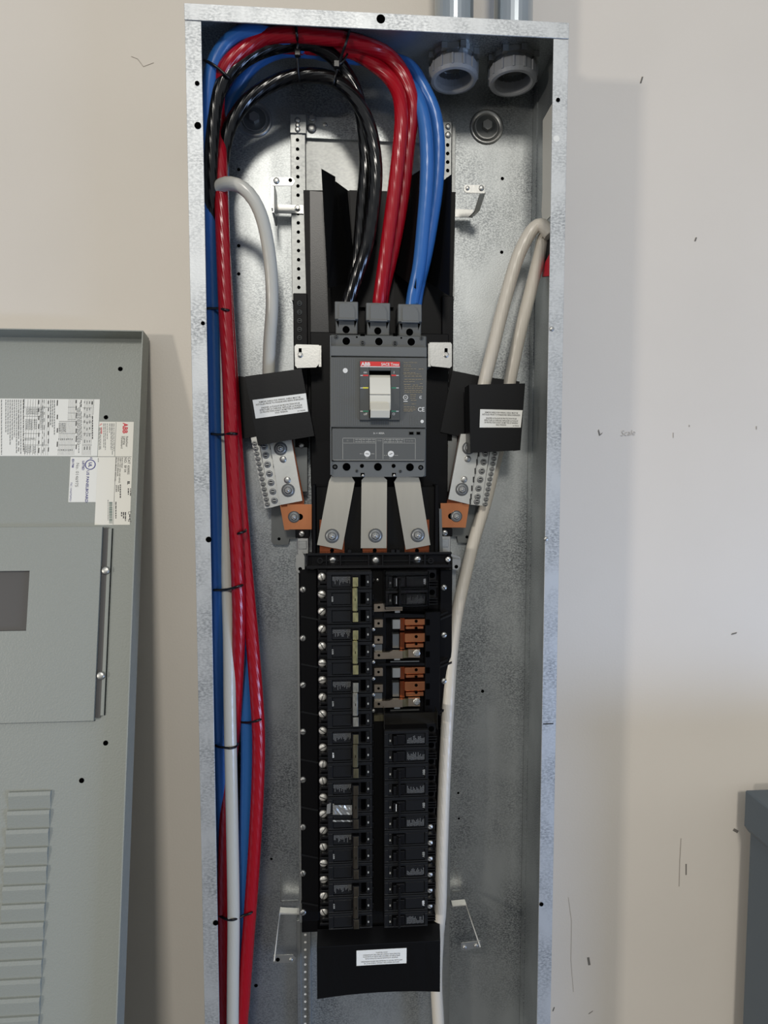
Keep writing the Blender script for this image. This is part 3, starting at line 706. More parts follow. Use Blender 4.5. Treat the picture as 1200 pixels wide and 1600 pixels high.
# crossbar
bm = NB(); pbox(bm, 480, 865, 705, 886, .040, .068, .001); cb = obj('crossbar', bm, 'black_plastic', base)
bm = NB(); pbox(bm, 478, 863.5, 706, 867.5, .066, .074, .0008); pbox(bm, 478, 883, 706, 888, .066, .074, .0008)
for u in (480, 510, 532, 576, 598, 640, 664, 702): pbox(bm, u-1.4, 867, u+1.4, 884, .068, .0735, .0005)
for u in (546, 614, 622): pbox(bm, u-3, 859, u+3, 864.5, .060, .074, .0005)
obj('rib', bm, 'black_breaker', cb)
for u in (500, 673): pring('boss', u, 876, .0735, 4.8, 2.6, 'black_breaker', base)
bm = NB(); pbox(bm, 497, 875.3, 576, 877, .068, .072); pbox(bm, 598, 875.3, 676, 877, .068, .072); obj('rib', bm, 'black_breaker', cb)
for u, v in ((520, 875), (587, 875), (652.5, 873.7)): hwp('rivet', u, v, .0682, 5.4, base, 'bolt_head'); pring('boss', u, v, .0683, 7.4, 5.6, 'black_breaker', base)
hwp('slotted_screw', 700, 874, .0740, 4.2, base, 'frame_screw', .8)
# metal clips at the ends of the crossbar
for pix, hx, hy in (([(462.5, 868), (472, 862), (476, 870), (476, 890), (473, 895), (465.5, 895), (462.5, 891)], 469, 889), ([(707, 874), (719.5, 872), (719.5, 884), (715, 891), (707, 889)], 713, 885.5)):
    bm = NB(); plate(bm, pix, .050, .0515); cl = obj('metal_clip', bm, 'zinc', base); hwp('hole', hx, hy, .0517, 3, cl, 'clip_hole')
for u0, u1, v0 in ((464.5, 482, 841), (689, 704, 838)):
    bm = NB(); pbox(bm, u0, v0, u1, v0+25, .030, .048, .0008); cl = obj('clip_block', bm, 'zinc', base)
    bm = NB(); pbox(bm, u0+2, v0+4, u1-3, v0+17, .048, .050, .0005); obj('clip_tongue', bm, 'galvanised_rail', cl)
for u, v in ((471.5, 834), (695, 832.5)):
    bm = NB(); pbox(bm, u-10, v-7, u+12, v+6, .030, .045, .0008); obj('clip_seat', bm, 'black_plastic', base); hwp('frame_screw', u, v, .0452, 4.6, base, None, .5)
bm = NB(); plate(bm, [(686, 795), (690, 795), (692, 862), (687, 862)], .030, .052); obj('side_post', bm, 'steel_plate', base)
bm = NB(); plate(bm, [(697, 862), (719, 870), (719, 873), (704, 869)], .048, .056); obj('clip_blade', bm, 'zinc', base)
# centre spine and stabs
bm = NB(); pbox(bm, 581, 890, 603, 1452, .042, .060, .001); obj('centre_spine', bm, 'black_barrier', base)
bm = NB(); pbox(bm, 664, 956, 688, 1118, .042, .064, .001); obj('side_block', bm, 'black_plastic', base)
for k in range(6): 
    bm = NB(); pbox(bm, 665.5, 968+25*k, 671.5, 977+25*k, .064, .0645); obj('block_window', bm, 'hole_black', base)
for k in range(3):
    dv = 76*k
    if k < 2:
        for (v0, v1, cop) in ((967, 983, 0), (989.5, 1012, 1)):
            bm = NB(); pbox(bm, 632.2, v0+dv, 664, v0+dv+(v1-v0)*.62, .042, .064, .0006); st = obj('copper_stab', bm, 'copper', base)
            bm = NB(); pbox(bm, 634, v0+dv+(v1-v0)*.72, 662, v1+dv, .042, .0625, .0006); obj('copper_stab', bm, 'copper', base)
            hwp('hole', 650.3, v0+dv+(3.6 if cop == 0 else 5.2), .0641, 2.6, st, 'stab_hole'); hwp('hole', 650.3, v1+dv-(1.5 if cop == 0 else 6.0), .0642, 2.4, st, 'stab_hole')
            bm = NB(); pbox(bm, 625, v0+dv-1, 632, v1+dv+2, .042, .058); obj('copper_stab', bm, 'copper_dull', base)
        bm = NB(); pbox(bm, 613, 968+dv, 625.5, 983+dv, .042, .062, .0006); obj('grey_stab', bm, 'tinned_grey', base)
        bm = NB(); pbox(bm, 613, 990.5+dv, 624, 1013+dv, .042, .056, .0006); obj('grey_stab', bm, 'steel_plate', base)
        for v0, v1 in ((968, 980.7), (994, 1006)):
            bm = NB(); pbox(bm, 584.5, v0+dv, 598.3, v1+dv, .060, .064, .0005); st = obj('tinned_stab', bm, 'tinned_bar', base); hwp('hole', 591.5, (v0+v1)/2+dv-.3, .0641, 2.1, st, 'stab_hole')
        bm = NB(); pbox(bm, 585, 1007+dv, 597, 1018+dv, .060, .0615); obj('dark_stab', bm, 'steel_plate', base)
        # long link with a twist and a hex bolt
        bm = NB(); plate(bm, [(584.5, 1020+dv), (608, 1019+dv), (612, 1017+dv), (629, 1017+dv), (629, 1029+dv), (584.5, 1030+dv)], .060, .066); lk = obj('tinned_link', bm, 'tinned_bar', base)
        bm = NB(); plate(bm, [(629, 1017+dv), (639, 1015+dv), (639, 1027.5+dv), (629, 1028.5+dv)], .060, .0635); obj('tinned_link', bm, 'dull_tie', base)
        bm = NB(); plate(bm, [(638, 1015+dv), (656, 1014.5+dv), (656, 1027.5+dv), (638, 1027.5+dv)], .060, .067); l2 = obj('tinned_link', bm, 'tinned_bar', base)
        hwp('hex_bolt', 651, 1020.5+dv, .0671, 5.6, l2); hwp('hole', 592, 1024+dv, .0661, 2.2, lk, 'stab_hole')
        bm = NB(); pbox(bm, 616, 1028.5+dv, 625, 1031.5+dv, .056, .0645); obj('grey_stab', bm, 'tinned_grey', base)
        bm = NB(); plate(bm, [(590, 1036.5+dv), (684, 1036+dv), (700, 1030+dv), (700, 1033+dv), (684, 1040+dv), (590, 1040+dv)], .042, .062); obj('divider', bm, 'black_breaker', base)
        bm = NB(); pbox(bm, 610, 1033+dv, 655, 1034.5+dv, .056, .060); obj('grey_stab', bm, 'steel_plate', base)
    else:
        bm = NB(); plate(bm, [(584.5, 1118), (608, 1117), (629, 1117), (629, 1126), (584.5, 1127)], .060, .066); obj('tinned_link', bm, 'dull_tie', base)
bm = NB(); plate(bm, [(584.5, 944), (600, 943), (629, 946), (629, 954), (584.5, 956)], .060, .066); lk = obj('tinned_link', bm, 'tinned_bar', base); hwp('hole', 592, 949, .0661, 2.2, lk, 'stab_hole')
bm = NB(); pbox(bm, 617, 954.5, 625, 957.5, .056, .0645); obj('grey_stab', bm, 'tinned_grey', base)
bm = NB(); plate(bm, [(600, 958), (684, 961), (700, 955), (700, 958), (684, 965), (600, 965)], .042, .062); obj('divider', bm, 'black_breaker', base)
for v in (906, 933, 958, 983, 1008, 1034, 1060, 1085, 1110, 1136, 1162, 1188, 1213, 1239, 1264, 1290, 1315, 1340, 1366, 1391, 1416):
    dim = v in (933,) or v > 1120
    for du in (-3.4, 3.4):
        hwp('rivet', 586.5+du, v, .0601, 2.3, base, 'clip_nib') if (not dim and v < 910) else None
    bm = NB(); pbox(bm, 581.5, v-4, 584.5, v+4, .060, .068, .0006); cl = obj('jaw', bm, 'black_breaker', base)
    if 960 < v < 1120: hwp('rivet', 583.4, v+.5, .0682, 3.0, cl, 'clip_nib')

# ------------------------------------------------------------------ branch breakers
HF = .096                                   # height of the breaker faces
PITCH = .0254
def XP(u, v=1170, h=HF): return at(u, v, h).x
def label_print(x0, x1, z0, z1, y, lines, seed, along='down'):
    """printed label: thin dim bars running across the pole, like rotated type"""
    rnd = random.Random(seed); bm = NB(); dx = (x1-x0)/lines
    for i in range(lines):
        L = rnd.uniform(.35, 1.0)*(z1-z0); x = x0 + dx*(i+.5)
        z = z1; zend = z1-L
        if along == 'up': z = z0+L; zend = z0
        while z > zend+.0006:
            w = min(z-zend, rnd.uniform(.0012, .0030)); box(bm, x-dx*.30, x+dx*.30, y, y-.0002, z-w, z); z -= w+.0005
    return bm
def breaker(z_top, poles, side, label, group, tie='brass_tie', logo=False, seed=0, cover=None, upright=True, flash=False):
    """plug-on breaker. side -1: row left of the spine (wires on the left), +1: right row"""
    H = poles*PITCH
    if side < 0:
        X = {k: XP(u) for k, u in dict(term0=497.5, term1=511.5, edge=512, lab0=519.5, lab1=549, tie0=550.3, tie1=561, slot0=564, slot1=571.5, on0=572.5, on1=577.5, end=581.5).items()}
    else:
        X = {k: XP(u) for k, u in dict(term0=684, term1=670, edge=669.5, lab0=664.5, lab1=634, tie0=632.5, tie1=621, slot0=619.5, slot1=613.5, on0=613, on1=607, end=600.5).items()}
    xm = (X['term0']+X['end'])/2
    root = thing('branch_breaker', label, 'circuit breaker', (xm, -.042, z_top-H), group)
    g = .0004
    bm = NB(); box(bm, X['edge'], X['end'], -.046, -HF+.004, z_top-H+g, z_top-g, .0007)
    box(bm, X['term0'], X['edge'], -.046, -.072, z_top-H+g, z_top-g, .0007)
    obj('body', bm, 'black_breaker', root)
    for k in range(poles):
        zt = z_top - k*PITCH; zb = zt - PITCH; zc = (zt+zb)/2
        # raised frame round the face of each pole, recessed label panel, terminal walls
        bm = NB()
        box(bm, X['edge'], X['end'], -HF+.004, -HF, zt-.0052, zt-.0006, .0005)
        box(bm, X['edge'], X['end'], -HF+.004, -HF, zb+.0006, zb+.0026, .0005)
        box(bm, X['edge'], X['lab0'], -HF+.004, -HF, zb+.0026, zt-.0052, .0005)
        box(bm, X['on1'], X['end'], -HF+.004, -HF, zb+.0026, zt-.0052, .0005)
        f = obj('pole_frame', bm, 'black_breaker_face', root)
        bm = NB(); box(bm, X['lab0']*.985+X['lab1']*.015, X['lab1'], -HF+.004, -HF+.0012, zb+.0034, zt-.0060, .0005); obj('label_panel', bm, 'black_breaker_face', f)
        bm = NB(); box(bm, X['on0'], X['on1'], -HF+.004, -HF+.0008, zb+.0034, zt-.0060, .0004); obj('on_panel', bm, 'black_breaker_face', f)
        bm = NB(); box(bm, min(X['on0'], X['on1'])+.0016, min(X['on0'], X['on1'])+.0038, -HF+.0008, -HF+.0005, zc-.0042, zc-.0012); obj('on_mark', bm, 'print_dim', f)
        bm = NB(); box(bm, X['slot0'], X['slot1'], -HF+.004, -HF+.0036, zb+.0034, zt-.0058); obj('handle_slot', bm, 'hole_black', f)
        if side < 0:
            bm = NB(); box(bm, X['term0'], X['edge'], -.072, -.086, zb+.0008, zb+.0046, .0005); box(bm, X['term0']*.75+X['edge']*.25, X['edge'], -.072, -.083, zb+.006, zb+.0098, .0005)
            obj('terminal_wall', bm, 'black_breaker', root)
            hw('terminal_screw', (XP(504.3, 1170, .078), -.074, zc+.0022), .0060, root, None, (seed*1.3+k*2.1) % 3.1)
        else:
            bm = NB()
            for dz in (.001, .0052, .0094): box(bm, X['term0'], X['edge'], -.072, -.086, zb+dz, zb+dz+.0016, .0004)
            obj('terminal_wall', bm, 'black_breaker', root)
            bm = NB(); cyl(bm, (XP(676, 1170, .086), 0, zc+.004), .0045, -.072, -.0724, 12); obj('terminal_well', bm, 'hole_black', root)
            if poles == 3: hw('terminal_screw', (XP(673.5, 1170, .078), -.0722, zc+.003), .0042, root, None, .7)
        # own handle of the pole
        if side > 0:
            bm = NB(); xa, xb = X['slot0'], X['tie0']
            box(bm, xa, xb, -HF+.004, -HF-.001, zb+.0045, zt-.0068, .0006); box(bm, X['slot1']+.0008 if side > 0 else xa, X['slot0']+.0002, -HF+.004, -HF-.004, zb+.0052, zt-.0075, .0006)
            obj('handle', bm, 'black_breaker', root)
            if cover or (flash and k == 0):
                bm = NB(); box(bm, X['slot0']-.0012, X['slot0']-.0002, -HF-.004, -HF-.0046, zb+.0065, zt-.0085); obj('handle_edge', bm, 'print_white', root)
    # printed rating label on one pole and the maker's mark on another
    lp = 0 if side < 0 else poles-1
    zt = z_top - lp*PITCH; zb = zt-PITCH
    xs = sorted((X['lab0'], X['lab1']))
    if side < 0: o = obj('rating_print', label_print(xs[0]+.001, xs[1]-.0005, zb+.006, zt-.008, -HF+.0010, 16, seed), 'print_faint', root)
    else: o = obj('rating_print', label_print(xs[0]+.002, xs[1]-.001, zb+.0055, zt-.0085, -HF+.0010, 15, seed, 'up'), 'print_faint', root)
    o['kind'] = 'stuff'
    if poles == 1 or side < 0 or True:
        lk = 1 if poles > 1 and side < 0 else (0 if poles == 2 else (1 if poles == 3 else 0))
        zc = z_top - lk*PITCH - PITCH*.55
        if side < 0: text('ABB', .0048, (X['lab0']+.0004, -HF+.0009-.0004, zc), 'print_white' if logo else 'print_dim', root, (0, 0, -1), (1, 0, 0), 'CENTER', bold=.0001)
        elif poles > 1: text('ABB', .0048, (X['lab0']-.0018, -HF+.0009-.0004, zc), 'print_white' if logo or cover else 'print_dim', root, (0, 0, 1), (-1, 0, 0), 'CENTER', bold=.0001)
    # handle tie across the poles
    if poles > 1 and side < 0:
        zt = z_top - .0075; zb = z_top - H + .0045
        a, b = sorted((X['tie0'], X['tie1'])); hb = -HF
        bm = NB(); box(bm, a, b, -HF+.004, hb-.005, zt-PITCH*.56, zt, .0008); box(bm, a, b, -HF+.004, hb-.005, zb, zb+PITCH*.56, .0008); box(bm, a-.0002, a+.0010, -HF+.004, hb-.003, zb, zt, .0003)
        ti = obj('handle', bm, 'black_breaker', root)
        c = .0014
        bm = NB(); box(bm, a+c, b-c*.6, hb-.005, hb-.0066, zt-PITCH*.54, zt-.0004, .0004); box(bm, a+c, b-c*.6, hb-.005, hb-.0066, zb+.0004, zb+PITCH*.54, .0004)
        box(bm, a+c*.7, b-c*1.2, hb-.0010, hb-.0058, zb+PITCH*.60, zt-PITCH*.60, .0012)
        obj('handle_tie', bm, tie, root)
        bm = NB(); zc = (zt+zb)/2; box(bm, (a+b)/2-.0006, (a+b)/2+.0004, hb-.0058, hb-.0060, zc-.002, zc+.002); obj('tie_hole', bm, 'hole_black', root)
    elif poles > 1:
        a, b = sorted((X['tie0'], X['tie1']))
        bm = NB(); box(bm, a+.001, a+.0045, -HF, -HF-.007, z_top-H+.004, z_top-.009, .0007); obj('handle_tie', bm, 'black_breaker', root)
    return root
LZ = [at(545, v, HF).z for v in (893, 976, 1058, 1140, 1219.5, 1299.5, 1376, 1452.5)]
pitch3 = (LZ[0]-LZ[-1])/7.0
PITCH = pitch3/3.0
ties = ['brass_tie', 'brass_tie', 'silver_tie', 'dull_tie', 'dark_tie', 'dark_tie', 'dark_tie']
ordn = ['topmost three-pole black breaker of the left row, pale brass handle tie', 'second three-pole black breaker from the top of the left row, pale brass handle tie',
        'third three-pole black breaker from the top of the left row, silvery handle tie', 'fourth three-pole black breaker of the left row, dull handle tie and white lettering',
        'fifth three-pole black breaker from the top of the left row, under clear film', 'sixth three-pole black breaker of the left row, second from the bottom',
        'bottom three-pole black breaker of the left row, above the bottom shield']
brs = []
for i in range(7):
    brs.append(breaker(LZ[0]-i*pitch3, 3, -1, ordn[i], 'three-pole breakers in the left row', ties[i], i == 3, i*3+1))
# crinkled clear film over the middle poles of the fifth breaker
for (u0, v0, u1, v1) in ((520, 1258, 550, 1273), (520, 1281.5, 551, 1284)):
    bm = NB(); n = 10; mrows = []
    rnd = random.Random(v0)
    for j in range(5 if v1-v0 > 6 else 2):
        row = []
        for k in range(n+1):
            p = at(u0+(u1-u0)*k/n, v0+(v1-v0)*j/(4 if v1-v0 > 6 else 1), HF+.0005+rnd.uniform(0, .0014)); row.append(bm.verts.new(p))
        mrows.append(row)
    for a, b in zip(mrows, mrows[1:]):
        for k in range(n): bm.faces.new((a[k], a[k+1], b[k+1], b[k]))
    obj('clear_film', bm, 'film', brs[4], label='shiny crinkled strip of clear film')
bm = NB(); plate(bm, [(511, 1257), (517, 1255), (516, 1271), (510, 1272)], HF+.0003, HF+.0012); obj('clear_film', bm, 'film', brs[4])
# right row
RZ = at(640, 894, HF).z
breaker(RZ, 2, 1, 'two-pole black breaker at the top of the right row under a clear cover', 'breakers in the right row', seed=11, cover=True)
RL = [at(640, v, HF).z for v in (1141, 1449)]
rp = (RL[0]-RL[1])/12.0; PITCH = rp
z = RL[0]
for poles, lab, sd, lg, fl in ((1, 'single-pole black breaker just below the copper stabs in the right row', 21, 0, 0), (1, 'second single-pole black breaker below the copper stabs in the right row', 22, 0, 0),
                       (2, 'upper of the two adjoining two-pole black breakers midway down the right row', 23, 0, 0), (2, 'lower of the two adjoining two-pole black breakers midway down the right row', 24, 0, 1),
                       (3, 'upper three-pole black breaker near the bottom of the right row', 25, 0, 0), (3, 'bottom three-pole black breaker of the right row with white lettering', 26, 1, 0)):
    breaker(z, poles, 1, lab, 'breakers in the right row', seed=sd, logo=bool(lg), flash=bool(fl)); z -= poles*PITCH
bm = NB(); h = HF+.0080
for q in ((601, 892.5, 603, 952), (668, 894, 670, 952), (601, 892.5, 670, 894.5), (601, 950.5, 670, 952.5), (603, 920.5, 668, 921.5)): pbox(bm, *q, h-.001, h)
for u in (601, 669): pbox(bm, u, 892.5, u+1, 952, HF+.0002, h-.001)
pbox(bm, 602, 893, 670, 952, h-.0006, h-.0002)
solo('clear_cover', bm, 'clear_cover', 'clear plastic cover over the two-pole breaker at the top right', 'cover')
# smoked clear filler above the lower right group
bm = NB(); pbox(bm, 600, 1114, 684, 1139.5, .070, .0715, .0006)
pbox(bm, 600, 1113, 601.2, 1139.5, .0715, HF, .0002); pbox(bm, 683, 1113, 684.2, 1139.5, .0715, HF, .0002)
solo('filler_cover', bm, 'smoked_cover', 'smoky clear plastic filler between copper stabs and lower right breakers', 'cover')

# ------------------------------------------------------------------ neutral bars
def lerp2(a, b, t): return (a[0]+(b[0]-a[0])*t, a[1]+(b[1]-a[1])*t)
def neutral(plate_px, mid_px, out_px, mids, outs, bigs, smalls, cop_edge, cop_l, cop_face, cbolt, label, side):
    hN = .052
    r = thing('neutral_bar', label, 'terminal bar', at(*plate_px[2], hN-.02), group='aluminium neutral bars')
    bm = NB(); plate(bm, plate_px, hN-.008, hN); obj('bar', bm, 'aluminium_bar', r)
    bm = NB(); plate(bm, mid_px, hN-.010, hN-.003); obj('terminal_strip', bm, 'aluminium_bar', r)
    bm = NB(); plate(bm, out_px, hN-.014, hN-.010); obj('terminal_strip', bm, 'aluminium_bar', r)
    for u, v in mids: hwp('set_screw', u, v, hN-.003, 5.0, r, 'terminal_screw')
    for u, v in outs: hwp('set_screw', u, v, hN-.010, 3.9, r, 'terminal_screw')
    # scalloped wire entries along the strip
    for i in range(len(mids)):
        u, v = mids[i]; s = 1 if side < 0 else -1
        bm = NB(); pbox(bm, u+s*10.0-1.2, v-4.5, u+s*10.0+1.2, v+4.5, hN-.0005, hN+.0002 if side > 0 else hN-.0002); obj('wire_entry', bm, 'slot_dark', r)
    for u, v in bigs: hwp('washer_bolt', u, v, hN, 10.2, r)
    for u, v in smalls: hwp('rivet', u, v, hN, 5.2, r)
    bm = NB(); plate(bm, cop_edge, hN-.016, hN-.0085); obj('copper_link', bm, 'copper_dull', r)
    bm = NB(); plate(bm, cop_l, hN-.016, hN-.010); obj('copper_link', bm, 'copper', r)
    bm = NB(); plate(bm, cop_face, hN-.010, hN-.0075); obj('copper_link', bm, 'copper', r)
    hwp('washer_bolt', *cbolt, hN-.0075, 9.2, r)
    hwp('hole', cbolt[0]+(9 if side < 0 else -8), cbolt[1], hN-.0073, 5.0, r, 'bolt_hole')
Q = lambda ox, oy, pts: [(ox+x/5.0, oy+y/5.0) for x, y in pts]
neutral(Q(340, 560, [(398, 600), (568, 590), (662, 1112), (490, 1145)]), Q(340, 560, [(325, 640), (402, 640), (491, 1145), (415, 1166)]), Q(340, 560, [(260, 620), (313, 610), (417, 1165), (369, 1170)]),
        Q(340, 560, [(365, 690), (377, 757), (390, 828), (405, 900), (418, 970), (432, 1040), (445, 1110)]),
        Q(340, 560, [(290+8.2*k, 665+39.6*k) for k in range(13)]), Q(340, 560, [(492, 705), (551, 1030)]), Q(340, 560, [(512, 788), (545, 950)]),
        Q(340, 560, [(560, 620), (580, 620), (676, 1112), (674, 1142), (500, 1160), (490, 1140)]), Q(340, 560, [(486, 1142), (560, 1142), (560, 1340), (522, 1340)]), Q(340, 560, [(545, 1140), (735, 1140), (735, 1336), (545, 1336)]),
        (459.4, 807.6), 'left slanting aluminium neutral bar with two screw columns below the left shield', -1)
bm = NB()
neutral(Q(660, 560, [(300, 590), (455, 590), (375, 1142), (203, 1100)]), Q(660, 560, [(455, 640), (535, 640), (462, 1150), (375, 1142)]), Q(660, 560, [(535, 680), (612, 680), (500, 1158), (462, 1150)]),
        Q(660, 560, [(490, 745), (477, 810), (463, 880), (450, 947), (437, 1015), (430, 1080), (424, 1118)]),
        Q(660, 560, [(565-7.5*k, 745+39.5*k) for k in range(11)]), Q(660, 560, [(360, 700), (308, 1023)]), Q(660, 560, [(353, 785), (325, 945)]),
        Q(660, 560, [(292, 595), (310, 595), (212, 1100), (365, 1140), (190, 1135), (198, 1095)]), Q(660, 560, [(300, 1130), (366, 1140), (338, 1322), (300, 1322)]), Q(660, 560, [(142, 1131), (312, 1131), (312, 1321), (145, 1321)]),
        (713, 806.6), 'right slanting aluminium neutral bar with two screw columns below the right shield', 1)
bm.free()

# ------------------------------------------------------------------ black shields over the neutral lugs
LAB1 = ['REMOVE SHIELD FOR WIRING. SHIELD MUST BE', 'INSTALLED PRIOR TO PANELBOARD BEING ENERGIZED.', '', 'ENLEVER LA PLAQUE DE PROTECTION POUR', 'EFFECTUER LE CABLAGE. REPLACER LA PLAQUE', 'DE PROTECTION AVANT DE METTRE LE PANNEAU', 'SOUS TENSION.']
def shield(front, base_px, hf, lab_px, label, sides):
    r = thing('neutral_shield', label, 'shield', at(front[3][0], front[3][1], .03), group='black shields over the neutral lugs')
    bm = NB(); plate(bm, base_px, .036, .038); obj('base_sheet', bm, 'black_shield', r)
    bm = NB(); plate(bm, front, hf-.002, hf); obj('front_sheet', bm, 'black_shield', r)
    P = [at(u, v, hf) for u, v in front]
    for i, hd in sides:
        a, b = P[i], P[(i+1) % len(P)]
        d = (b-a).normalized(); n = Vector((d.z, 0, -d.x))*.0016
        if ((sum(P, Vector())/len(P))-a).dot(n) < 0: n = -n
        bm = NB(); vs = []
        for q in (a, b):
            for yy in (-hf+.0004, -hd):
                for nn in (Vector((0, 0, 0)), n):
                    vs.append(bm.verts.new((q.x+nn.x, yy, q.z+nn.z)))
        for f in ((0, 1, 3, 2), (4, 5, 7, 6), (0, 1, 5, 4), (2, 3, 7, 6), (0, 2, 6, 4), (1, 3, 7, 5)): bm.faces.new([vs[k] for k in f])
        obj('side_sheet', bm, 'black_shield', r)
    bm = NB(); plate(bm, lab_px, hf, hf+.0003); lb = obj('label', bm, 'label_white', r, label='white sticker with black warning print in two languages')
    tl, tr, br, bl = [at(u, v, hf) for u, v in lab_px]
    R = (tr-tl); wid = R.length; R = R.normalized(); U = (tl-bl); hgt = U.length; U = (U - R*U.dot(R)).normalized()
    c = (tl+tr)/2
    wds = [.86, 1.0, 0, .80, .88, .88, .27]
    for i, s in enumerate(LAB1):
        if not s: continue
        p = c - U*hgt*(.17+.118*i - (.04 if i > 2 else 0)); p.y = -hf-.0005
        text(s, .0033, p, 'print_black', lb, R, U, 'CENTER', width=wid*.90*wds[i], bold=.00002)
    p = bl + (br-bl)*.80 + U*hgt*.09; p.y = -hf-.0005
    text('W1782002', .0026, p, 'print_black', lb, R, U, 'LEFT', width=wid*.15)
    return r
shield([(383, 588), (471, 576), (491, 681), (403, 696)], [(353, 585), (384, 589), (470, 577), (482, 660), (405, 694), (396, 682), (362, 689)], .084,
       [(394.6, 625), (478, 614.4), (481.4, 643), (399.4, 654)], 'black folded shield with white label over the left neutral bar', ((0, .038), (1, .038), (3, .038)))
shield([(733, 601), (820.6, 599), (813, 703.6), (735, 707.5)], [(707, 579), (752, 588), (812, 596), (806, 640), (748, 700), (728, 684), (688, 675)], .084,
       [(750.4, 639.4), (816.6, 641), (813.6, 668), (749.4, 668)], 'black folded shield with white label over the right neutral bar', ((1, .05), (3, .05)))

# ------------------------------------------------------------------ bottom shield
r = thing('bottom_shield', 'black folded shield with small white label below the breakers', 'shield', at(590, 1560, .04))
bm = NB()
A = [at(496, 1452, .066), at(687, 1442, .066)]; Bz = [at(495, 1481, .088), at(688, 1468, .088)]
def loft(bm, rows, th):
    n = len(rows[0]); F_ = [[bm.verts.new(p) for p in row] for row in rows]; K = [[bm.verts.new(p+Vector((0, th, 0))) for p in row] for row in rows]
    for S_, rev in ((F_, 1), (K, 0)):
        for a, b in zip(S_, S_[1:]):
            for k in range(n-1): bm.faces.new((a[k], a[k+1], b[k+1], b[k]))
    m_ = len(rows)
    for k in range(n-1):
        bm.faces.new((F_[0][k], F_[0][k+1], K[0][k+1], K[0][k])); bm.faces.new((F_[-1][k], F_[-1][k+1], K[-1][k+1], K[-1][k]))
    for j in range(m_-1):
        bm.faces.new((F_[j][0], F_[j+1][0], K[j+1][0], K[j][0])); bm.faces.new((F_[j][-1], F_[j+1][-1], K[j+1][-1], K[j][-1]))
rowA = [A[0].lerp(A[1], k/8) for k in range(9)]; rowB = [Bz[0].lerp(Bz[1], k/8) for k in range(9)]
zA = (A[0].z+A[1].z)/2; zB = (Bz[0].z+Bz[1].z)/2
for q in rowA: q.z = zA
for q in rowB: q.z = zB
zc0 = at(497, 1562, .088).z; zc1 = at(685, 1549, .088).z; zC = (zc0+zc1)/2
rowC = [Vector((q.x, q.y+.005*(1-((k-4)/4.0)**2), zC + .0008*(1-((k-4)/4.0)**2))) for k, q in enumerate(rowB)]
rowA2 = [Vector((q.x, -.043, zA+.0006)) for q in rowA]
loft(bm, [rowA, rowB], .0018); obj('upper_fold', bm, 'black_shield', r)
bm = NB(); loft(bm, [rowB, rowC], .0018); obj('front_sheet', bm, 'black_shield', r)
bm = NB(); loft(bm, [rowA2, rowA], .0012) if False else box(bm, rowA[0].x, rowA[-1].x, -.0425, -.066, zA-.0014, zA); obj('top_sheet', bm, 'black_shield', r)
bm = NB(); box(bm, rowB[0].x, rowB[-1].x, -.0880, -.0886, zB-.0005, zB+.0005); obj('fold_line', bm, 'black_breaker_face', r)
tl, br_ = at(557, 1484, .0862), at(635, 1504.5, .0862)
yl = -.0862
def yfront(x, z):
    t = (zB-z)/(zB-zC); k = (x-rowB[0].x)/(rowB[-1].x-rowB[0].x); return -.088 + .005*(1-((k-.5)*2)**2)*t
bm = NB(); rows_ = []
for j in range(3):
    z = tl.z + (br_.z-tl.z)*j/2; rows_.append([Vector((tl.x+(br_.x-tl.x)*k/6, yfront(tl.x+(br_.x-tl.x)*k/6, z)-.0006, z)) for k in range(7)])
loft(bm, rows_, .0003); lb = obj('label', bm, 'label_white', r, label='small white sticker with upside-down print')
lines = ['REMOVE SHIELD FOR WIRING. SHIELD MUST BE', 'INSTALLED PRIOR TO PANELBOARD BEING ENERGIZED.', 'ENLEVER LA PLAQUE DE PROTECTION POUR', 'EFFECTUER LE CABLAGE. REPLACER LA PLAQUE DE', 'PROTECTION AVANT DE METTRE LE PANNEAU', 'SOUS TENSION.']
ws = [.78, .92, .72, .82, .82, .26]; cx = (tl.x+br_.x)/2; wd = br_.x-tl.x; hg = tl.z-br_.z
for i, s in enumerate(lines):
    z = br_.z + hg*(.13+.125*i+(.06 if i > 1 else 0))
    text(s, .0026, (cx, yfront(cx, z)-.0012, z), 'print_black', lb, (-1, 0, 0), (0, 0, -1), 'CENTER', width=wd*.9*ws[i])

# ------------------------------------------------------------------ cables
RC = .0098
def cable(pts, m, label, name='power_cable', r=RC, end=None):
    P = [at(*p) for p in pts]
    for q in P:                                # stay inside the box
        q.z = min(q.z, ZT-.0030-r); q.x = min(max(q.x, -XW+.003+r), XW-.003)
    for i, e in ((0, P[0]), (-1, P[-1])):      # run on to the bottom of the box
        if pts[i][1] == 1640:
            q = Vector((e.x, e.y, ZB+.012))
            P = [q] + P if i == 0 else P + [q]
    bm = NB(); tube(bm, P, r, 18, .007)
    root = solo(name, bm, m, label, 'cable', 'cables looping from the left bundle to the main breaker' if name == 'power_cable' else None, smooth=False)
    for p in root.data.polygons: p.use_smooth = len(p.vertices) == 4
    return root
# blue, outer
cable([(352, 1640, .040), (349, 1540, .040), (345, 1430, .045), (342, 1300, .055), (342, 1100, .065), (342, 930, .070), (339, 800, .072), (335, 650, .075), (332, 500, .078), (328, 360, .084), (325, 260, .092), (324, 175, .102),
       (331, 112, .110), (347, 77, .114), (373, 54, .118), (400, 43, .118), (440, 38, .108), (500, 43, .084), (550, 50, .078), (585, 62, .074), (612, 78, .074), (641, 106, .078), (663, 141, .080), (678, 175, .080), (684, 210, .080), (685, 245, .078), (682, 295, .074), (675, 345, .068), (665, 400, .062), (653, 450, .052), (648, 484, .050)],
      'jacket_blue', 'thick blue cable, outermost of the left bundle and of the loop')
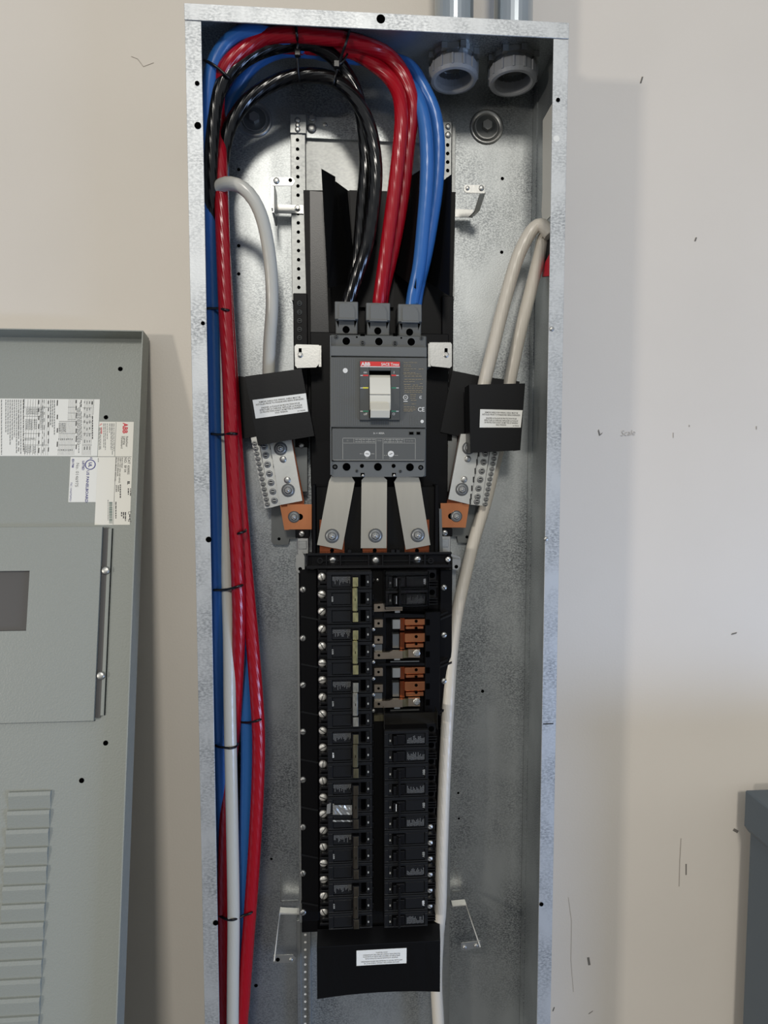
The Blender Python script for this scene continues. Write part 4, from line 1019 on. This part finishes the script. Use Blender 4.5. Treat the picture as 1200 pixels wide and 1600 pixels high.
# blue, inner
cable([(371, 1640, .062), (373, 1500, .064), (377, 1420, .064), (382, 1330, .062), (386, 1200, .060), (385, 1100, .058), (381, 1000, .050), (374, 880, .045), (366, 740, .042), (358, 580, .042), (350, 420, .042), (347, 300, .046), (349, 210, .054), (356, 168, .060), (373, 132, .070), (400, 97, .080), (440, 73, .085), (480, 66, .087), (515, 69, .087), (547, 77, .086), (582, 90, .082), (612, 108, .080), (640, 134, .080), (656, 165, .088), (664, 200, .092), (667, 245, .094), (666, 293, .092), (662, 345, .088), (655, 415, .080), (646, 460, .070), (643, 486, .064)],
      'jacket_blue', 'second blue cable, partly hidden behind the black loop and inside the outer blue loop')
# red, upper loop
cable([(377, 1640, .080), (381, 1560, .080), (386, 1490, .080), (392, 1410, .080), (398, 1320, .080), (403, 1220, .080), (404, 1150, .080), (401, 1090, .080), (395, 1010, .078), (388, 930, .074), (381, 850, .068), (372, 740, .064), (364, 620, .062), (356, 500, .060), (350, 400, .060), (346, 300, .062), (343, 210, .066), (340, 160, .080), (344, 123, .106), (357, 99, .112), (387, 74, .114), (419, 57, .116), (461, 47, .118), (501, 52, .116), (541, 60, .112), (579, 73, .106), (607, 87, .096), (630, 116, .094), (643, 155, .090), (643, 190, .086), (638, 230, .082), (632, 285, .076), (623, 345, .070), (612, 400, .060), (600, 450, .052), (596, 482, .050)],
      'jacket_red', 'red cable along the front of the loop top, rightmost in the bundle below')
# red, inner
cable([(349, 1640, .074), (350, 1500, .074), (350, 1400, .070), (352, 1300, .064), (357, 1220, .058), (365, 1150, .062), (369, 1090, .072), (373, 980, .086), (371, 890, .092), (366, 780, .092), (361, 680, .092), (358, 590, .092), (353, 500, .092), (349, 400, .092), (346, 310, .090), (344, 250, .082), (343, 200, .066), (348, 160, .058), (358, 125, .072), (388, 84, .088), (425, 62, .093), (470, 54, .094), (520, 63, .092), (555, 82, .090), (587, 102, .088), (609, 122, .090), (623, 148, .096), (627, 185, .104), (624, 227, .104), (617, 290, .100), (607, 365, .092), (598, 430, .080), (592.5, 470, .070), (591, 486, .064)],
      'jacket_red', 'red cable in front of the bundle at mid height, inner strand of the red loop')
# black, upper loop
cable([(362, 1640, .040), (368, 1400, .034), (376, 1200, .034), (366, 1000, .034), (354, 800, .040), (345, 600, .050), (336, 450, .066), (331, 360, .080), (329, 290, .094), (331, 215, .100), (337, 160, .104), (344, 138, .106), (357, 116, .107), (387, 90, .106), (424, 74, .104), (464, 67, .101), (493, 71, .098), (520, 88, .094), (541, 115, .086), (557, 146, .084), (567, 190, .084), (571, 240, .084), (571, 268, .084), (567, 320, .080), (561, 390, .070), (552, 440, .058), (547, 482, .052)],
      'jacket_black', 'upper black cable of the loop, close under the red one')
# black, lower loop
cable([(374, 1640, .036), (380, 1400, .032), (372, 1100, .030), (362, 900, .030), (352, 700, .034), (344, 500, .044), (342, 380, .054), (344, 300, .062), (348, 245, .070), (356, 207, .074), (367, 183, .076), (384, 160, .078), (408, 141, .080), (440, 125, .081), (472, 118, .082), (507, 120, .084), (533, 131, .088), (557, 157, .096), (575, 192, .102), (584, 232, .104), (587, 275, .104), (583, 325, .100), (573, 385, .092), (558, 430, .080), (546, 466, .070), (542, 484, .064)],
      'jacket_black', 'lower black cable of the loop, sweeping alone under the others')
# white neutral on the left
cable([(364, 1640, .094), (364, 1540, .094), (365, 1430, .094), (363, 1300, .092), (361, 1200, .090), (359, 1100, .086), (358, 1000, .080), (355, 900, .074), (351, 790, .068), (346, 680, .066), (342, 560, .066), (338, 450, .066), (335, 370, .068), (333, 325, .074), (337, 300, .086), (347, 289, .098), (362, 287, .106), (380, 294, .108), (397, 313, .106), (410, 343, .100), (419, 385, .090), (424, 430, .080), (425, 480, .070), (421, 540, .062), (420, 600, .058), (424, 640, .056)],
      'jacket_grey', 'white cable looping off the left bundle into the left shield', 'neutral_cable', .0092)
# white neutrals on the right
cable([(750, 640, .058), (757, 598, .066), (770, 545, .072), (786, 480, .076), (806, 410, .080), (823, 372, .082), (835, 356, .084), (844, 352, .087), (851, 355, .092), (857, 362, .096), (862, 368, .098)],
      'jacket_white', 'white cable rising from the right shield to hook over near the box edge', 'neutral_cable', .0098)
cable([(860, 372, .084), (853, 369, .080), (848, 374, .076), (843, 398, .072), (830, 450, .066), (816, 505, .060), (804, 560, .046), (794, 610, .034), (786, 670, .024), (774, 720, .020), (760, 780, .018), (742, 840, .020), (727, 900, .026), (714, 960, .036), (706, 1020, .046), (701, 1090, .054), (697, 1160, .060), (693, 1250, .064), (690, 1340, .064), (688, 1420, .060), (684, 1470, .050), (682, 1540, .046), (686, 1640, .044)],
      'jacket_white', 'white cable running down the right side past the breakers to the bottom', 'neutral_cable', .0098)

# ------------------------------------------------------------------ cable ties
def tie(pts, label, head=None, r=.0019, tail=None):
    P = [at(*p) for p in pts]
    root = thing('cable_tie', label, 'cable tie', P[len(P)//2], 'black cable ties on the bundle')
    bm = NB(); tube(bm, P, r, 8, .004); obj('strap', bm, 'tie_black', root)
    if head:
        p = at(*head); bm = NB(); box(bm, p.x-.004, p.x+.004, p.y-.003, p.y+.003, p.z-.0045, p.z+.0045, .0008); obj('head', bm, 'tie_black', root)
    if tail:
        bm = NB(); tube(bm, [at(*q) for q in tail], r*.8, 6, .004); obj('tail', bm, 'tie_black', root)
tie([(319, 95, .108), (326, 97, .120), (336, 103, .1225), (345, 110, .1205), (356, 120, .119), (363, 126, .108)], 'black cable tie across the left shoulder of the cable loop')
tie([(462, 34, .122), (462.5, 42, .1290), (464, 56, .1285), (465, 68, .114), (465, 90, .108), (466, 115, .098), (468, 127, .090)], 'black cable tie hanging across the top of the cable loop', (465, 83, .113), tail=None)
tie([(546, 46, .118), (544, 55, .1235), (540, 69, .1220), (532, 92, .107), (526, 112, .098), (522, 124, .098), (521, 134, .092)], 'black cable tie with a square head right of the loop top', (526, 101, .108), tail=[(524, 104, .104), (536, 96, .104), (543, 84, .104)])
tie([(323, 482, .086), (332, 482, .0905), (342, 482, .094), (352, 484, .1045), (358, 485, .097)], 'black cable tie round the bundle left of the main breaker lugs')
tie([(330, 678, .084), (338, 679, .088), (350, 679, .094), (361, 677, .1045), (370, 678, .098)], 'black cable tie round the bundle beside the left shield')
tie([(371, 834, .100), (377, 832, .104), (383, 830, .092), (384, 828, .084)], 'short black cable tie tail poking out beside the neutral bar')
tie([(334, 922, .078), (342, 922, .084), (355, 921, .088), (366, 918, .104), (376, 915, .103), (379, 914, .094)], 'black cable tie round the bundle beside the topmost small breaker')
tie([(375, 1128, .064), (385, 1129, .0705), (393, 1128, .082), (402, 1126, .0925), (409, 1123, .084)], 'black cable tie holding only the right blue and red pair')
tie([(336, 1165, .072), (342, 1167, .077), (350, 1168, .092), (359, 1169, .1000), (368, 1167, .094), (371, 1162, .080)], 'black cable tie round the white and blue cables at mid bundle')
tie([(342, 1430, .076), (349, 1434, .085), (357, 1437, .098), (365, 1437, .1055), (373, 1434, .094), (382, 1430, .090), (391, 1427, .0925), (395, 1423, .084)], 'lowest black cable tie round the bundle near the bottom bracket')

# ------------------------------------------------------------------ leaning trim panel (face inwards, flanges towards the room)
LEAN = math.radians(11.3)
top = at(233, 529, .004)
LT = top.z/math.cos(LEAN)
y0 = -.004 - top.z*math.tan(LEAN)
XR = top.x
R3 = Matrix.Rotation(-LEAN, 3, 'X')
O3 = Vector((XR-.33, y0, 0))
def tl_(u, v, k=0.0):
    """photo pixel -> local point of the leaning panel, k metres out of its sheet"""
    nrm = R3 @ Vector((0, -1, 0)); d = ray(u, v); t = ((O3 + nrm*k) - CAM).dot(nrm)/d.dot(nrm)
    return R3.transposed() @ (CAM + d*t - O3)
trim = thing('panel_trim', 'grey painted steel panel front with labels leaning against the wall on the left', 'panel cover', O3, None, (-LEAN, 0, 0))
ROOTLOC[trim.name] = Vector((0, 0, 0))
def tbox(bm, u0, v0, u1, v1, k0, k1, bev=0.0):
    um, vm = (u0+u1)/2, (v0+v1)/2
    box(bm, tl_(u0, vm, k1).x, tl_(u1, vm, k1).x, -k0, -k1, tl_(um, v1, k1).z, tl_(um, v0, k1).z, bev)
XL = -.33; FD = .030
bm = NB(); box(bm, XL, .33, 0, -.0016, .002, LT); obj('sheet', bm, 'trim_paint', trim)
bm = NB(); box(bm, .3284, .33, -.0016, -FD, .002, LT); obj('side_flange', bm, 'trim_paint', trim)
bm = NB(); box(bm, XL, XL+.0016, -.0016, -FD, .002, LT); obj('side_flange', bm, 'trim_paint', trim)
bm = NB(); box(bm, XL+.0016, .3284, -.0016, -FD, LT-.0016, LT); obj('top_flange', bm, 'trim_paint', trim)
bm = NB(); box(bm, XL+.0016, .3284, -.0016, -FD, .002, .0036); obj('bottom_flange', bm, 'trim_paint', trim)
def thole(u, v, rpx): hw('hole', tl_(u, v, .0018), rpx/960.0, trim, 'screw_hole', local=True)
for u, v, rr in ((188, 576.5, 3.4), (165.5, 652, 3.2), (165, 1161, 3.4), (127.5, 1219.5, 3.4)): thole(u, v, rr)
# door leaf, hinge leaf and pocket window
bm = NB()
d0 = tl_(0, 823, .008); d1 = tl_(156, 823, .008); d2 = tl_(150, 1127, .008)
zt_, zb_ = tl_(80, 823.5, .008).z, tl_(80, 1128, .008).z; xr_ = tl_(153, 975, .008).x
wz0, wz1 = tl_(20, 892, .008).z, tl_(20, 986, .008).z; wx1 = tl_(43.5, 940, .008).x; wx0 = wx1-.085
def frame_prism(bm, o, w, y0, y1):
    """rectangle o with a rectangular opening w, both (x0, x1, z0, z1)"""
    R_ = lambda q, y: [bm.verts.new(c) for c in ((q[0], y, q[2]), (q[1], y, q[2]), (q[1], y, q[3]), (q[0], y, q[3]))]
    a, b, c, d = R_(o, y0), R_(w, y0), R_(o, y1), R_(w, y1)
    for k in range(4):
        l = (k+1) % 4
        for f in ((a[k], a[l], b[l], b[k]), (c[k], c[l], d[l], d[k]), (a[k], a[l], c[l], c[k]), (b[k], b[l], d[l], d[k])): bm.faces.new(f)
frame_prism(bm, (XL+.08, xr_, zb_, zt_), (wx0, wx1, wz1, wz0), -.0016, -.008)
dr = obj('door', bm, 'trim_paint', trim)
mat('pocket_grey', (84, 82, 80), 0.3)
bm = NB(); box(bm, wx0, wx1, -.0017, -.0022, wz1, wz0); obj('latch_pocket', bm, 'pocket_grey', dr)
bm = NB(); tbox(bm, 156, 823, 164, 1125, .0016, .0028); bm.free()
xh0, xh1, xh2 = xr_, tl_(163, 975, .004).x, tl_(168.5, 975, .004).x
bm = NB(); box(bm, xh0+.0004, xh1, -.0016, -.0035, zb_+.003, zt_-.001); obj('hinge_leaf', bm, 'pocket_grey', dr)
bm = NB(); box(bm, xh1, xh2, -.0016, -.0045, zb_+.006, zt_-.002, .0004); obj('hinge_leaf', bm, 'trim_paint', dr)
bm = NB(); box(bm, xh2, xh2+.0010, -.0016, -.0020, zb_+.006, zt_-.002); obj('door_gap', bm, 'hole_black', trim)
bm = NB(); box(bm, XL+.08, xr_, -.0016, -.0024, zb_-.0012, zb_); obj('door_gap', bm, 'hole_black', trim)
for u, v in ((165.5, 891.5), (158, 1055.5)): hw('rivet', tl_(u, v, .0046), .0060, dr, 'screw', local=True)
# louvres
for k in range(14):
    v0 = 1237 + 29.4*k; s = -2.3*k*1.0
    uu0, uu1 = 14 - 1.9*k, 79.5 - 1.55*k
    a = tl_(uu0, v0, .004); b = tl_(uu1, v0+.0, .004); c = tl_(uu1, v0+27.5, .004)
    x0, x1, z1, z0 = max(a.x, XL+.02), b.x, a.z, c.z
    bm = NB()
    prof = [(z1, .0016), (z1-.001, .0052), (z1-.0062, .0058), (z0, .0020), (z0, .0016)]
    A_ = [bm.verts.new((x0, -h, z)) for z, h in prof]; B_ = [bm.verts.new((x1, -h, z)) for z, h in prof]
    bm.faces.new(A_); bm.faces.new(B_[::-1])
    for i in range(len(prof)): bm.faces.new((A_[i], A_[(i+1) % len(prof)], B_[(i+1) % len(prof)], B_[i]))
    obj('louvre', bm, 'trim_paint', trim)
# labels: type runs downwards
def tlabel(name, u0, v0, u1, v1, m, label):
    bm = NB(); tbox(bm, u0, v0, u1, v1, .0016, .0019); return obj(name, bm, m, trim, local=True, label=label)
DN, UPX = (0, 0, -1), (1, 0, 0)
def tt(s, u, v, size, m, parent, width=None, bold=0.0, align='LEFT'):
    p = tl_(u, v, .0022); return text(s, size, p, m, parent, DN, UPX, align, True, bold, width)
la = tlabel('wiring_label', -60, 623, 154, 712.5, 'label_white', 'wide white label covered in fine grey tables')
lb2 = tlabel('rating_label', 151.5, 659, 206, 820, 'label_cream', 'tall cream rating label with red logo')
lc = tlabel('listing_label', 108.5, 714, 151, 784.5, 'label_white', 'small white listing label with blue print')
px = 1/985.0
def tprint(name, items, m, parent):
    """thin printed bars (u0, v0, u1, v1) on the leaning panel, joined as one print"""
    bm = NB()
    for u0, v0, u1, v1 in items: tbox(bm, u0, v0, u1, v1, .0019, .0021)
    o = obj(name, bm, m, parent, local=True); o['kind'] = 'stuff'; return o
rnd = random.Random(4)
def words(u, v0, v1, w, lo=2.0, hi=6.0, gap=.9):
    out = []; v = v0
    while v < v1-1:
        L = min(v1-v, rnd.uniform(lo, hi)); out.append((u-w/2, v, u+w/2, v+L)); v += L+gap
    return out
it = []
for k in range(28):
    u = -58 + 3.35*k
    if 37 < u < 36: continue
    if u < 36 and not (5.2 < u < 7.6): it += words(u, 624.5, rnd.uniform(672, 711), 1.3)
for u in (64, 66.5): it += words(u, 638, 672, 1.1)
tprint('fine_print', it, 'print_grey', la)
it = [(38, 636, 79, 636.6), (36.5, 650, 64, 650.6), (36.5, 677, 63, 677.6), (35.5, 695, 75, 695.6)]
it += [(64.5, 623.5, 65.2, 664), (36.8, 623.5, 37.6, 652)]
for k in range(6): it.append((41+4*k, 624, 41.35+4*k, 711))
for k in range(4): it.append((66.5+3.4*k, 624, 66.8+3.4*k, 711))
for k in range(12): it.append((92+2.2*k, 658, 92.3+2.2*k, 711))
for k in range(6): it.append((107+2.4*k, 624, 107.3+2.4*k, 658))
for v in (636, 645, 655, 658, 677, 695): it.append((106 if v < 658 else 92, v, 118, v+.5))
for k in range(7): it.append((130+2.2*k, 624, 130.3+2.2*k, 711))
for v in (637, 651, 659, 677, 695): it.append((129, v, 143.5, v+.5))
it += [(146, 624, 146.4, 648)]
tprint('table_rules', it, 'print_grey', la)
it = []
for u0, v0, u1, v1 in ((41, 638, 60, 648), (40, 655, 51, 672), (53, 655, 57, 671), (39, 684, 56, 688), (38, 697, 49, 708.5), (52, 697, 56, 708.5), (92, 661, 103, 676)):
    u = u0
    while u < u1: it += words(u, v0, v1, .8, 1.5, 3.5, .7); u += 1.7
for u in (66.5, 69): it += words(u, 625, 708, 1.0, 3, 8, 5)
for k in range(8): it += words(92+2.9*k, 685, 688, 1.4, 2, 3); 
for k in range(9): it += words(91+2.7*k, 702, 705, 1.2, 2, 3)
for u in (121, 123, 125, 127): it += words(u, 624.5+rnd.uniform(0, 20), rnd.uniform(680, 708), 1.1)
for u in (132, 136, 140): it += words(u, 627, 708, 1.3, 3, 6, 6)
for u in (79, 82, 85): it += words(u, 625, rnd.uniform(660, 690), 1.4)
tprint('fine_print', it, 'print_grey', la)
it = words(36.5, 624, 705, 1.2) + words(60.5, 625, 710, 1.4, 5, 9, 6) + words(75.5, 626, 708, 1.4, 5, 8, 6) + words(89.5, 625, 700, 1.5, 6, 9, 14) + words(119, 625, 706, 1.4, 5, 10, 4) + words(144.5, 650, 686, 1.4) + words(144, 627, 633, 1.5) + words(126.8, 625, 636, 1.3) + words(29, 640, 708, 1.0, 3, 7, 3)
tprint('bold_print', it, 'print_black', la)
# rating label
tt('ABB', 195.5, 661, .0100, 'print_red', lb2, .0165, .0003)
tt('ReliaGear', 198.5, 681.5, .0042, 'print_black', lb2); tt('Lighting', 194.5, 681.5, .0042, 'print_black', lb2); tt('Panelboard', 190.8, 681.5, .0042, 'print_black', lb2)
tprint('label_rules', [(151.8, 713.2, 205.5, 713.9), (180, 659.5, 180.6, 713.5), (178.6, 713.5, 179.2, 819.5)], 'print_grey', lb2)
it = [] 
for u, a, b in ((155, 668, 703), (157, 668, 702), (162, 661.5, 700), (164.5, 661.5, 703), (167.5, 661.5, 686), (171, 661.5, 676), (173.5, 661.5, 703), (175.5, 661.5, 711), (178, 661.5, 705)): it += words(u, a, b, 1.0)
tprint('fine_print', it, 'print_grey', lb2)
tprint('fine_print', words(158.5, 668, 679, 1.8, 1, 2, .7), 'print_red', lb2)
bm = NB(); P_ = [tl_(u, v, .0019) for u, v in ((160.5, 662.3), (157.3, 663.2), (158.2, 664.2), (154.6, 664.8), (157.8, 662.9), (157.0, 661.8))]
prism(bm, [(p.x, p.z) for p in P_], -.0019, -.0021); obj('lightning_mark', bm, 'print_red', lb2, local=True)
tt('CAT', 201.5, 714.5, .0052, 'print_black', lb2); tt('NO.', 196, 714.5, .0052, 'print_black', lb2); tt('AE1842MEX2', 200.8, 727, .0046, 'print_black', lb2, .0140); tt('BF 04', 195.7, 727, .0046, 'print_black', lb2)
tt('FROM 7900269', 191, 714.5, .0028, 'print_black', lb2, .0160); tt('208Y/120V 3PH 4W 60HZ', 188, 714.5, .0030, 'print_black', lb2, .0390); tt('400A MAIN BREAKER', 184.8, 714.5, .0028, 'print_black', lb2, .0290); tt('PROD 08/2023 400T0102', 181.5, 714.5, .0028, 'print_black', lb2, .0360)
it = words(201.5, 752, 757, 2.6, 1.2, 2, .6) + words(199.5, 752, 757, 1.0) + words(200.5, 763, 773, 1.6) + words(203.8, 763, 776, 1.2) + words(188, 757, 779, 1.6, 2, 4) + words(185, 758.5, 768, 1.6, 1, 2) + words(181.8, 758, 769, 1.6, 1, 2) + words(181, 784, 810, 1.4) + words(190, 800, 808, 1.6) + words(193, 800, 810, 1.6) + words(196, 800, 814, 1.6) + words(202.5, 803, 813, 1.2)
tprint('fine_print', it, 'print_black', lb2)
tprint('seal_box', [(200.5, 799.5, 205, 800.1), (200.5, 814.5, 205, 815.1), (200.3, 799.5, 200.9, 804), (200.3, 811, 200.9, 815)], 'print_black', lb2)
it = []; v = 784.5
for k in range(22):
    w = rnd.choice((.6, .6, 1.0, 1.5)); it.append((170.5, v, 175.6, v+w)); v += w+rnd.choice((.5, .6, .8)); 
    if v > 817: break
tprint('barcode', it, 'print_green', lb2)
tprint('fine_print', words(168.8, 781, 814, 1.0, 1, 3), 'print_grey', lb2); tprint('fine_print', words(153.5, 716, 722, 1.0, 1, 3), 'print_grey', lb2)
# listing label
tt('c', 143, 714.4, .0062, 'print_blue', lc, None, .0001); tt('UL', 140.8, 722.2, .0062, 'print_blue', lc, None, .0002)
bm = NB(); p = tl_(141, 726, .0021); ring(bm, p, .0078, .0066, -.0019, -.0022, 28); obj('listing_mark', bm, 'print_blue', lc, local=True)
tt('LISTED', 130.2, 720, .0044, 'print_blue', lc, .0140, .0001); tt('US PANELBOARD', 137.2, 735, .0054, 'print_blue', lc, .0480, .00008)
tt('No. 0146975', 121.2, 723, .0062, 'print_grey', lc, .0360); tt('E31798', 114, 717, .0040, 'print_blue', lc, .0130, .0001); tt('73C 1W6573/P521', 111.2, 753.5, .0036, 'print_blue', lc, .0285)

# ------------------------------------------------------------------ grey cabinet at the right edge
hb = .03
pt = at(1167.5, 1237, hb); pb = at(1171.5, 1303, hb)
cabn = thing('floor_cabinet', 'grey-blue steel cabinet with overhanging lid at the lower right edge', 'cabinet', (pb.x+.22, -.19, 0))
bm = NB(); box(bm, pb.x, pb.x+.44, -hb, -.35, 0.0, pb.z+.004, .002); obj('body', bm, 'cabinet_paint', cabn)
zl = at(1167, 1292, hb).z
bm = NB()
prof = [(pb.x-.0075, zl), (pb.x-.0075, pt.z-.002), (pb.x-.0055, pt.z), (pb.x+.4475, pt.z), (pb.x+.4475, zl), (pb.x+.44, pb.z+.002), (pb.x, pb.z+.002)]
prism(bm, prof, -hb+.004, -.358); obj('lid', bm, 'cabinet_paint', cabn)
